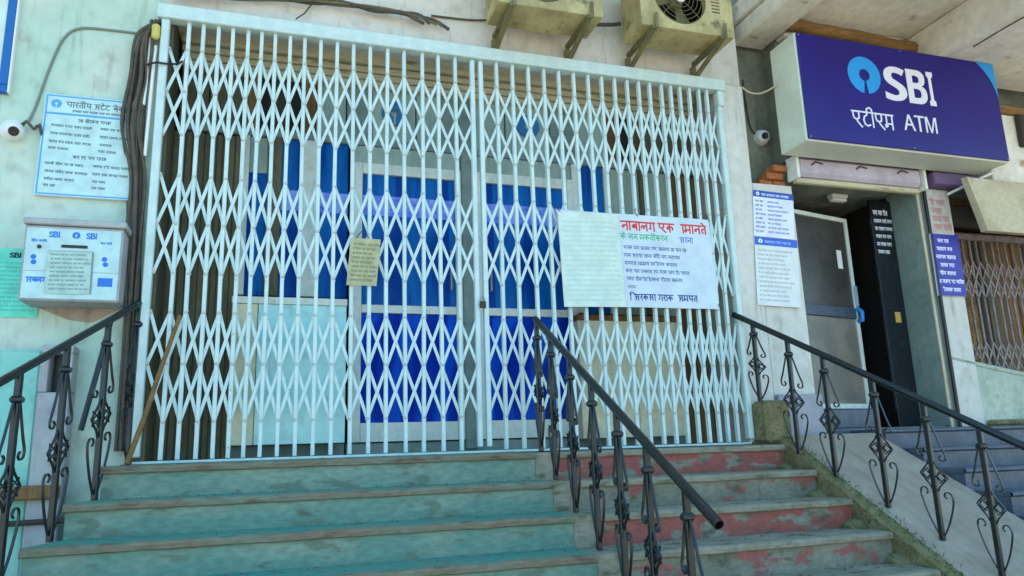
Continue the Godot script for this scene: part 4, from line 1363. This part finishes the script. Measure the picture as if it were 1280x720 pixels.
func build_lobby():
	# hood of the rolling shutter
	var t := thing("shutter_hood", "lilac grey rolled shutter hood under the blue sign", "shutter", Vector3(4.27, 2.28, -0.05))
	var b := MB.new()
	b.span(Vector3(0.03, 0.0, 0), Vector3(1.4, 0.176, 0.12), 0.03)
	part("cover", b, M.lilac, t)
	b = MB.new()
	b.span(Vector3(0.032, -0.05, 0.02), Vector3(1.398, -0.003, 0.08), 0.01)
	part("lintel_rail", b, M.shutter, t)
	for x in [0.0, 1.402]:
		b = MB.new()
		b.span(Vector3(x, -0.03, 0), Vector3(x + 0.03, 0.18, 0.14), 0.004)
		part("end_plate", b, M.alu, t)
	for x in [0.24, 0.72, 1.18]:
		b = MB.new()
		b.tube([Vector3(x - 0.07, 0.1, 0.123), Vector3(x - 0.03, 0.13, 0.135), Vector3(x + 0.05, 0.12, 0.126)], 0.006, 5)
		part("hook", b, M.dim, t)
	# lobby walls
	wall_block("wall", Vector3(5.651, 0.1, -0.36), Vector3(5.72, 2.46, -0.02), M.jamb, "grey green jamb at right of the lobby door")
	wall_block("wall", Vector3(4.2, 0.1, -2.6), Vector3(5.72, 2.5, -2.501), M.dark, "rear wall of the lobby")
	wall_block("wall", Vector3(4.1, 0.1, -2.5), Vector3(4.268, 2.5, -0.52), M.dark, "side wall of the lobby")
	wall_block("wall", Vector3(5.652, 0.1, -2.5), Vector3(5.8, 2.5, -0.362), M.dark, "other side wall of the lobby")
	wall_block("floor", Vector3(4.268, 0.0, -2.5), Vector3(5.72, 0.12, -0.035), M.granite, "granite floor of the lobby")
	wall_block("ceiling", Vector3(4.268, 2.32, -2.5), Vector3(5.651, 2.44, -0.1), M.shaded_render, "grey ceiling of the lobby entrance")
	b = MB.new()
	b.span(Vector3(4.272, 0.122, -0.62), Vector3(5.1, 0.29, -0.26), 0.01)
	tag(put("sill_block", b.mesh(M.granite)), "navy granite sill block under the lobby door", "sill")
	# edge angle
	b = MB.new()
	b.span(Vector3(5.652, 0.104, -0.018), Vector3(5.678, 2.25, -0.006))
	tag(put("edge_angle", b.mesh(M.board)), "cream metal angle on the edge of the grey green jamb", "trim")
	# lamp on the ceiling
	var l := thing("batten_lamp", "unlit white batten lamp over the lobby door", "lamp", Vector3(5.1, 2.23, -0.4))
	b = MB.new()
	b.span(Vector3(-0.08, 0.055, -0.04), Vector3(0.1, 0.088, 0.04), 0.005)
	part("housing", b, M.white, l)
	b = MB.new()
	b.span(Vector3(-0.075, 0.02, -0.032), Vector3(0.095, 0.053, 0.032), 0.01)
	part("diffuser", b, M.white, l)
	# door ajar
	var d := thing("lobby_door", "aluminium framed lobby door standing ajar beside the dark opening", "door", Vector3(4.275, 0.3, -0.32))
	d.rotation.y = deg_to_rad(12.6)
	var W := 1.05
	var H := 1.83
	for k in [[0.0, 0.0, 0.035, H], [W - 0.04, 0.0, W, H], [0.037, H - 0.04, W - 0.042, H], [0.037, 0.0, W - 0.042, 0.045]]:
		b = MB.new()
		b.span(Vector3(k[0], k[1], -0.02), Vector3(k[2], k[3], 0.02), 0.003)
		part("frame_rail", b, M.alu, d)
	b = MB.new()
	b.span(Vector3(0.037, 0.84, -0.024), Vector3(W - 0.042, 0.94, 0.024), 0.004)
	part("middle_rail", b, M.granite, d)
	b = MB.new()
	b.span(Vector3(0.037, 0.942, -0.004), Vector3(W - 0.042, H - 0.042, 0.004))
	part("pane", b, M.smoke, d)
	b = MB.new()
	b.span(Vector3(0.037, 0.047, -0.004), Vector3(W - 0.042, 0.838, 0.004))
	part("pane", b, M.smoke_pale, d)
	b = MB.new()
	b.span(Vector3(0.85, 1.32, 0.0045), Vector3(0.92, 1.5, 0.006))
	part("sticker", b, M.white, d)
	b = MB.new()
	b.tube([Vector3(W - 0.02, 0.82, 0.02), Vector3(W - 0.02, 0.82, 0.06), Vector3(W - 0.02, 0.9, 0.065), Vector3(W - 0.02, 0.94, 0.02)], 0.022, 10)
	part("pull_handle", b, plain(srgb(40, 130, 210), 0.35), d)
	b = MB.new()
	b.span(Vector3(W - 0.036, 0.96, 0.021), Vector3(W + 0.004, 1.16, 0.034), 0.003)
	part("push_plate", b, plain(srgb(140, 170, 190), 0.4), d)
	# black panel with white print
	var im := paper(200, 1100, srgb(30, 34, 42), 0.2, 85)
	for i in 6: words(im, 20, 66 + i * 40, 186 - (40 if i > 3 else 0), 20 if i == 0 else 15, 6.0 if i == 0 else 4.0, srgb(226, 226, 232))
	rect(im, 96, 560, 150, 612, srgb(204, 170, 84))
	var q := thing("black_panel", "tall glossy black panel with white print inside the lobby door", "panel", Vector3(5.4, 0.125, -0.32))
	b = MB.new()
	b.span(Vector3(0, 0, -0.03), Vector3(0.249, 2.14, 0.0), 0.003)
	part("board", b, plain(srgb(22, 24, 30), 0.25), q)
	b = MB.new()
	b.sheet(Vector3(0.004, 0.02, 0.002), Vector3(0.241, 0, 0), Vector3(0, 2.1, 0))
	part("print", b, printed(im, 0.14), q)
	# dark machine in the opening
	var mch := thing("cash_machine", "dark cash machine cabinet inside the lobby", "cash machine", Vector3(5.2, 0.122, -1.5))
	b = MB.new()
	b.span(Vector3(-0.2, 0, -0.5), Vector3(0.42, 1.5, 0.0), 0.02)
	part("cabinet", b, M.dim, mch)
	b = MB.new()
	b.span(Vector3(-0.12, 1.02, 0.001), Vector3(0.3, 1.34, 0.01), 0.003)
	part("screen", b, M.black, mch)
	# posters on the pier
	im = paper(300, 300, srgb(222, 226, 238), 0.05, 95)
	rect(im, 0, 0, 300, 42, srgb(38, 78, 170))
	roundel(im, Vector2(34, 21), 13, srgb(226, 230, 240), srgb(38, 78, 170))
	words(im, 60, 32, 280, 14, 3, srgb(226, 230, 240))
	for i in 8:
		words(im, 14, 76 + i * 28, 90, 11, 2.6, srgb(110, 116, 170))
		words(im, 104, 76 + i * 28, 200 + (i * 37) % 90, 11, 2.6, srgb(110, 130, 190))
	var u := Vector3(0.405, -0.012, 0)
	var w := Vector3(0.035, 0.41, 0)
	sheet_thing("poster", "upper white poster with blue heading beside the lobby door", "poster", Vector3(3.822, 1.72, 0.01), u, w, im, 0.004, 0.0, 0.6)
	im = paper(300, 440, srgb(220, 224, 224), 0.05, 96)
	rect(im, 0, 0, 300, 52, srgb(56, 100, 200))
	roundel(im, Vector2(40, 25), 15, srgb(226, 230, 240), srgb(56, 100, 200))
	words(im, 70, 36, 280, 15, 3, srgb(170, 190, 236))
	for i in 12: words(im, 18, 92 + i * 29, 270 - (i * 53) % 60, 11, 2.4, srgb(166, 170, 176))
	sheet_thing("poster", "lower pale poster with blue heading beside the lobby door", "poster", Vector3(3.785, 1.13, 0.012), Vector3(0.425, -0.012, 0), Vector3(0.037, 0.585, 0), im, 0.004, 0.0, 0.6)
	# base tiles of the pier and the mossy stump at the gate's foot
	b = MB.new()
	b.span(Vector3(3.875, 0.02, -0.01), Vector3(4.3, 0.4, 0.035), 0.006)
	tag(put("skirting_slab", b.mesh(M.greyslab)), "pale grey stone slab at the foot of the poster pier", "slab")
	b = MB.new()
	var f := FastNoiseLite.new()
	f.seed = 12
	b.span(Vector3(3.625, LAND + 0.002, 0.002), Vector3(3.86, 0.345, 0.2), 0.03)
	tag(put("stump", b.mesh(M.moss)), "mossy concrete stump under the end of the right handrail", "stump")
	camera_dome(Vector3(4.19, 2.74, -0.248), "round white security camera between the gate and the blue sign")
	wires("camera_lead", [Vector3(4.06, 3.3, -0.24), Vector3(4.065, 3.0, -0.235), Vector3(4.09, 2.82, -0.235), Vector3(4.15, 2.75, -0.23)], 0.008, M.cable, "dark lead hanging down to the camera beside the sign")
	wires("sign_lead", [Vector3(3.86, 3.08, 0.005), Vector3(3.92, 3.03, 0.02), Vector3(4.0, 3.01, 0.06), Vector3(4.08, 3.04, 0.12), Vector3(4.12, 3.07, 0.18)], 0.008, M.board, "pale lead sagging from the wall to the blue sign")
	# broken brick patch below the grey wall
	t = thing("broken_bricks", "exposed orange bricks between the camera and the poster", "bricks", Vector3(4.0, 2.205, -0.2))
	var bk := worn(srgb(176, 112, 66), srgb(160, 96, 56), srgb(110, 70, 46), 0.3, 0.95, 0.3, 0.4, 311, null, 0.0, Vector3.ONE, 0.15, 256)
	for k in [[0.0, 0.0, 0.13], [0.14, 0.0, 0.12], [0.06, 0.066, 0.17], [0.12, 0.132, 0.13]]:
		b = MB.new()
		b.span(Vector3(k[0], k[1], 0.0), Vector3(k[0] + k[2], k[1] + 0.06, 0.13 + k[1] * 0.4), 0.008)
		part("brick", b, bk, t)

func build_shop():
	# white pillar with its sign
	var pl := MB.new()
	pl.span(Vector3(5.745, 0.1, -0.2), Vector3(6.04, 2.3, 0.0), 0.012)
	struct("pillar", pl, M.wall_pale, "white pillar right of the lobby, carrying the small blue sign")
	var b := MB.new()
	b.tube([Vector3(5.728, 0.1, 0.012), Vector3(5.728, 2.26, 0.012)], 0.016, 8)
	tag(put("drain_pipe", b.mesh(M.black)), "thin black pipe between the green jamb and white pillar", "pipe")
	var im := paper(260, 440, srgb(58, 58, 160), 0.08, 105)
	for i in 7:
		words(im, 60 - (i % 3) * 16, 60 + i * 58, 210 + (i % 2) * 30, 22, 6.5, srgb(214, 214, 240))
	sheet_thing("small_sign", "small blue sign with white writing on the white pillar", "sign", Vector3(5.70, 1.27, 0.022), Vector3(0.33, 0.0, 0), Vector3(0.012, 0.58, 0), im, 0.012, 0.0, 0.5)
	im = paper(160, 200, srgb(196, 188, 182), 0.1, 106)
	for i in 4: words(im, 16, 50 + i * 44, 150, 24, 10, srgb(186, 146, 142))
	sheet_thing("faded_poster", "faded red print at the top of the white pillar", "poster", Vector3(5.775, 1.87, 0.004), Vector3(0.23, 0, 0), Vector3(0, 0.36, 0), im, 0.003, 0.0, 0.8)
	# low wall with sloping cap
	var w := thing("low_wall", "low pale green wall with sloping cap below the shop gate", "wall", Vector3(5.76, 0.1, -0.2))
	b = MB.new()
	var A := [Vector3(0, 0, 0.19), Vector3(2.6, 0, 0.19), Vector3(2.6, 0.14, 0.19), Vector3(0, 0.585, 0.19)]
	b.poly(A)
	b.poly([A[3], A[2], A[2] - Vector3(0, 0, 0.16), A[3] - Vector3(0, 0, 0.16)])
	b.poly([A[0], A[3], A[3] - Vector3(0, 0, 0.16), A[0] - Vector3(0, 0, 0.16)])
	part("body", b, M.lowwall, w)
	b = MB.new()
	b.bar(Vector3(-0.005, 0.607, 0.1), Vector3(2.6, 0.162, 0.1), 0.2, 0.04, Vector3(0, 1, 0), 0.008)
	part("cap", b, M.lowwall, w)
	b = MB.new()
	b.span(Vector3(6.05, 0.102, -0.008), Vector3(8.3, 0.16, 0.04), 0.02)
	tag(put("moss_strip", b.mesh(M.moss)), "strip of moss along the foot of the low green wall", "moss", "", "stuff")
	# shop back and plank doors
	wall_block("wall", Vector3(6.04, 0.1, -1.6), Vector3(9.5, 2.4, -1.5), M.dim, "rear wall of the shop")
	wall_block("ceiling", Vector3(6.04, 2.24, -1.5), Vector3(9.5, 2.3, -0.2), M.brown, "dark ceiling of the shop")
	wall_block("wall", Vector3(5.81, 0.1, -1.5), Vector3(6.02, 2.3, -0.21), M.brown, "side wall of the shop")
	wall_block("floor", Vector3(5.81, 0.04, -1.5), Vector3(9.5, 0.1, -0.21), M.dim, "floor of the shop")
	var d := thing("plank_door", "brown plank door behind the rusty shop gate", "door", Vector3(6.0, 0.1, -0.75))
	for i in 18:
		b = MB.new()
		b.span(Vector3(0.04 + i * 0.145, 0.0, -0.02), Vector3(0.178 + i * 0.145, 2.06, 0.01 + 0.006 * (i % 3)), 0.006)
		part("plank", b, [M.brown, M.olive, M.wood, M.brown, M.dim][(i * 7) % 5], d)
	# rusty lattice gate
	var g := thing("shop_gate", "rusty lattice gate of the neighbouring shop", "gate", Vector3(6.08, 0.5, -0.3))
	var xs := []
	var x := 0.0
	for i in 16:
		xs.append(x)
		x += 0.085 + 0.006 * ((i * 5) % 4)
	for i in xs.size():
		b = MB.new()
		b.bar(Vector3(xs[i], -0.38, 0), Vector3(xs[i] + 0.004 * ((i % 3) - 1), 1.42, 0), 0.02, 0.02, Vector3(0, 0, 1), 0.003)
		part("upright", b, M.rust, g)
		for k in [[1.2, 0.84], [0.4, 0.05]]:
			if i + 2 < xs.size():
				b = MB.new()
				b.bar(Vector3(xs[i], k[0], 0.013), Vector3(xs[i + 2], k[1], 0.013), 0.016, 0.004, Vector3(0, 0, 1))
				part("lattice_flat", b, M.rust, g)
				b = MB.new()
				b.bar(Vector3(xs[i], k[1], 0.018), Vector3(xs[i + 2], k[0], 0.018), 0.016, 0.004, Vector3(0, 0, 1))
				part("lattice_flat", b, M.rust, g)
	b = MB.new()
	b.span(Vector3(-0.02, 1.42, -0.03), Vector3(1.7, 1.48, 0.03), 0.005)
	part("runner_rail", b, M.rust, g)
	b = MB.new()
	b.span(Vector3(5.99 + 0.05, 2.02, -0.24), Vector3(8.6, 2.2, -0.1), 0.02)
	tag(put("shop_beam", b.mesh(M.dim)), "dark timber beam over the rusty shop gate", "beam")
	# purple shade box behind the sign and white strut
	b = MB.new()
	b.span(Vector3(5.76, 2.302, -0.07), Vector3(6.4, 2.42, 0.12), 0.01)
	tag(put("shade_box", b.mesh(plain(srgb(110, 90, 130), 0.7))), "purplish panel under the right end of the blue sign", "panel")
	b = MB.new()
	b.tube([Vector3(5.98, 2.24, 0.03), Vector3(6.3, 2.4, 0.3)], 0.014, 8)
	tag(put("strut", b.mesh(M.white)), "thin white strut from the pillar up to the blue sign", "strut")
	# weathered board and the fascia behind it
	var sb := thing("hanging_board", "weathered beige sign board hanging over the shop gate", "sign", Vector3(6.0, 1.82, 0.28))
	b = MB.new()
	var F := [Vector3(0.08, 0, 0), Vector3(1.6, 0, 0), Vector3(1.6, 0.5, 0), Vector3(-0.06, 0.5, 0)]
	b.poly(F)
	var back := F.map(func(p): return p - Vector3(0, 0, 0.05))
	var cc := Vector3(0.8, 0.25, -0.025)
	b.out_poly([back[0], back[1], back[2], back[3]], cc)
	for i in 4: b.out_poly([F[i], F[(i + 1) % 4], back[(i + 1) % 4], back[i]], cc)
	part("board", b, M.board, sb)
	b = MB.new()
	for i in 2:
		b.bar(F[0] + Vector3(0.0, 0.012, 0.006), F[1] + Vector3(0, 0.012, 0.006), 0.024, 0.012, Vector3(0, 0, 1), 0.003)
		break
	b.bar(F[0] + Vector3(0.014, 0.026, 0.006), F[3] + Vector3(0.014, 0, 0.006), 0.024, 0.012, Vector3(0, 0, 1), 0.003)
	part("rim", b, M.board, sb)
	var fs := MB.new()
	fs.span(Vector3(6.38, 2.33, -0.06), Vector3(9.5, 3.05, 0.2), 0.01)
	struct("fascia", fs, M.soffit, "cream fascia above the hanging board")
	b = MB.new()
	b.span(Vector3(6.42, 3.052, -0.06), Vector3(9.0, 3.13, 0.24), 0.012)
	tag(put("timber_batten", b.mesh(M.wood)), "dark timber batten on the fascia right of the sign", "timber")
	b = MB.new()
	b.span(Vector3(6.78, 2.72, 0.2), Vector3(6.98, 3.04, 0.26), 0.008)
	tag(put("vent", b.mesh(M.dim)), "dark vent on the fascia beside the blue sign's end", "vent")

func scatter_moss():
	# small tufts along the kerb and the corners of the red steps
	var b := MB.new()
	var r2 := RandomNumberGenerator.new()
	r2.seed = 77
	for i in 900:
		var z := r2.randf_range(0.1, 2.2)
		var y := minf(0.06, 0.185 - SLOPE * z)
		var x := 3.79 + r2.randfn(0.0, 0.035)
		if i % 3 == 0:
			# in the corners of the treads
			var k := r2.randi_range(0, 5)
			z = step_z(k) - TREAD + r2.randf_range(0.005, 0.06)
			y = step_y(k)
			x = 3.71 - absf(r2.randfn(0.0, 0.07))
		var h := r2.randf_range(0.008, 0.026)
		var a := r2.randf() * TAU
		var d := Vector3(cos(a), 0, sin(a)) * 0.004
		var lean := Vector3(r2.randf_range(-0.01, 0.01), h, r2.randf_range(-0.01, 0.012))
		var p := Vector3(x, y, z)
		b.poly([p - d, p + d, p + lean])
		b.poly([p - d.rotated(Vector3.UP, 1.5), p + d.rotated(Vector3.UP, 1.5), p + lean])
	var gr := MB.new()
	for i in 700:
		var k := r2.randi_range(0, 6)
		var z := step_z(k) - TREAD + absf(r2.randfn(0.0, 0.1))
		if k == 0: z = r2.randf_range(0.03, 0.2)
		z = clampf(z, step_z(k) - TREAD + 0.004, step_z(k) - 0.03)
		var x := r2.randf_range(-0.85, 3.68)
		if absf(x - 1.8) < 0.09: continue
		var q := r2.randf_range(0.003, 0.009)
		gr.box(Vector3(x, step_y(k) + q * 0.3, z), Vector3(q * r2.randf_range(0.8, 1.8), q, q), q * 0.25, Basis(Vector3.UP, r2.randf() * TAU))
	tag(put("grit", gr.mesh(plain(srgb(112, 100, 82), 1.0))), "grit and crumbs lying on the steps", "grit", "", "stuff")
	var lf := MB.new()
	for i in 46:
		var k := r2.randi_range(0, 6)
		var z := clampf(step_z(k) - TREAD + absf(r2.randfn(0.0, 0.09)), step_z(k) - TREAD + 0.02, step_z(k) - 0.05)
		var x := r2.randf_range(-0.8, 3.65)
		if absf(x - 1.8) < 0.1: continue
		var bs := Basis(Vector3.UP, r2.randf() * TAU) * Basis(Vector3(1, 0, 0), r2.randf_range(-0.3, 0.3))
		var L := r2.randf_range(0.012, 0.03)
		var o := Vector3(x, step_y(k) + 0.008, z)
		lf.poly([o + bs * Vector3(-L, 0, 0), o + bs * Vector3(-L * 0.2, 0.003, L * 0.4), o + bs * Vector3(L, 0.004, 0), o + bs * Vector3(-L * 0.1, 0.003, -L * 0.4)])
	tag(put("dry_leaves", lf.mesh(plain(srgb(128, 96, 58), 0.9))), "dry leaf scraps lying on the steps", "leaves", "", "stuff")
	var mm := MB.new()
	for k in range(0, 6):
		for q in 5:
			var rr := r2.randf_range(0.03, 0.075)
			var prof := []
			for i in 6:
				var a := PI * 0.5 * i / 5.0
				prof.append(Vector2(cos(a) * rr * r2.randf_range(0.85, 1.15), sin(a) * rr * 0.75))
			mm.lathe(Vector3(3.715 - r2.randf() * 0.07, step_y(k) - 0.006 - (RISE if q % 2 else 0.0) * 0.0, step_z(k) - TREAD + r2.randf_range(-0.005, 0.05)), Vector3(r2.randf_range(-0.5, 0.2), 1, r2.randf_range(0.0, 0.5)), prof, 9)
	tag(put("moss_mounds", mm.mesh(M.moss)), "mossy dirt heaped in the corners of the red steps", "moss", "", "stuff")
	tag(put("moss_tufts", b.mesh(plain(srgb(92, 104, 52), 1.0))), "tufts of moss along the kerb of the red steps", "moss", "", "stuff")

func _ready():
	rng.seed = 4242
	# camera
	var cam := Camera3D.new()
	cam.fov = 41.95
	cam.near = 0.05
	cam.far = 2000.0
	cam.transform = Transform3D(Basis(Vector3(0.952, -0.0317, 0.3030).normalized(), Vector3(-0.0343, 0.9770, 0.2107).normalized(), Vector3(-0.3029, -0.2110, 0.9294).normalized()).orthonormalized(), Vector3(0, 0.03, 5.15))
	add_child(cam)
	cam.current = true
	# sky, sun, exposure
	var env := Environment.new()
	env.background_mode = Environment.BG_SKY
	var sky := ProceduralSkyMaterial.new()
	sky.sky_top_color = Color(0.38, 0.62, 0.80)
	sky.sky_horizon_color = Color(0.76, 0.88, 0.92)
	sky.sky_curve = 0.2
	sky.ground_bottom_color = Color(0.42, 0.40, 0.37)
	sky.ground_horizon_color = Color(0.6, 0.62, 0.6)
	sky.sky_energy_multiplier = 1.0
	env.sky = Sky.new()
	env.sky.sky_material = sky
	env.tonemap_mode = Environment.TONE_MAPPER_LINEAR
	env.tonemap_exposure = 2.95
	env.sdfgi_enabled = true
	env.ssao_enabled = true
	env.ssil_enabled = true
	var we := WorldEnvironment.new()
	we.environment = env
	add_child(we)
	var sun := DirectionalLight3D.new()
	sun.light_energy = 1.2
	sun.light_angular_distance = 0.5
	sun.light_color = Color(1.0, 0.95, 0.86)
	sun.shadow_enabled = true
	sun.rotation_degrees = Vector3(-74.5, 172, 0)
	add_child(sun)

	surfaces()
	M.alu_sign = worn(srgb(214, 220, 200), srgb(204, 208, 190), srgb(170, 164, 140), 0.14, 0.5, 1.0, 0.02, 321, null, 0.0, Vector3.ONE, 0.02, 256)
	M.sign_blue = worn(srgb(22, 6, 112), srgb(27, 10, 120), srgb(40, 30, 112), 0.22, 0.42, 1.6, 0.0, 351, null, 0.0, Vector3(1.5, 0.5, 1), 0.02, 256)
	M.sign_blue.metallic_specular = 0.35
	M.sign_blue.clearcoat_enabled = true
	M.sign_blue.clearcoat = 0.4
	M.sign_blue.clearcoat_roughness = 0.25
	M.sky_paint = plain(srgb(28, 150, 226), 0.4)
	M.letter = plain(srgb(228, 228, 238), 0.45)
	M.smoke = worn(srgb(60, 58, 55), srgb(74, 72, 68), srgb(44, 42, 40), 0.25, 0.25, 0.8, 0.0, 331, null, 0.0, Vector3.ONE, 0.05, 256)
	M.smoke_pale = worn(srgb(132, 126, 114), srgb(112, 108, 100), srgb(90, 86, 78), 0.25, 0.3, 0.8, 0.0, 335, null, 0.0, Vector3.ONE, 0.05, 256)

	build_shell()
	build_stairs()
	build_gate()
	build_front()
	build_railings()
	build_left_wall()
	build_gate_papers()
	build_sign()
	build_lobby()
	build_shop()
	var ac := make_ac()
	ac.set_meta("label", "yellowed air conditioner unit above the gate, nearer its middle")
	ac.position = Vector3(1.5, 3.25, 0.0)
	var ac2 := ac.duplicate()
	ac2.name = numbered("air_conditioner")
	add_child(ac2)
	ac2.set_meta("label", "yellowed air conditioner unit above the gate, beside the porch ceiling")
	ac2.position = Vector3(2.67, 3.25, 0.0)
	scatter_moss()
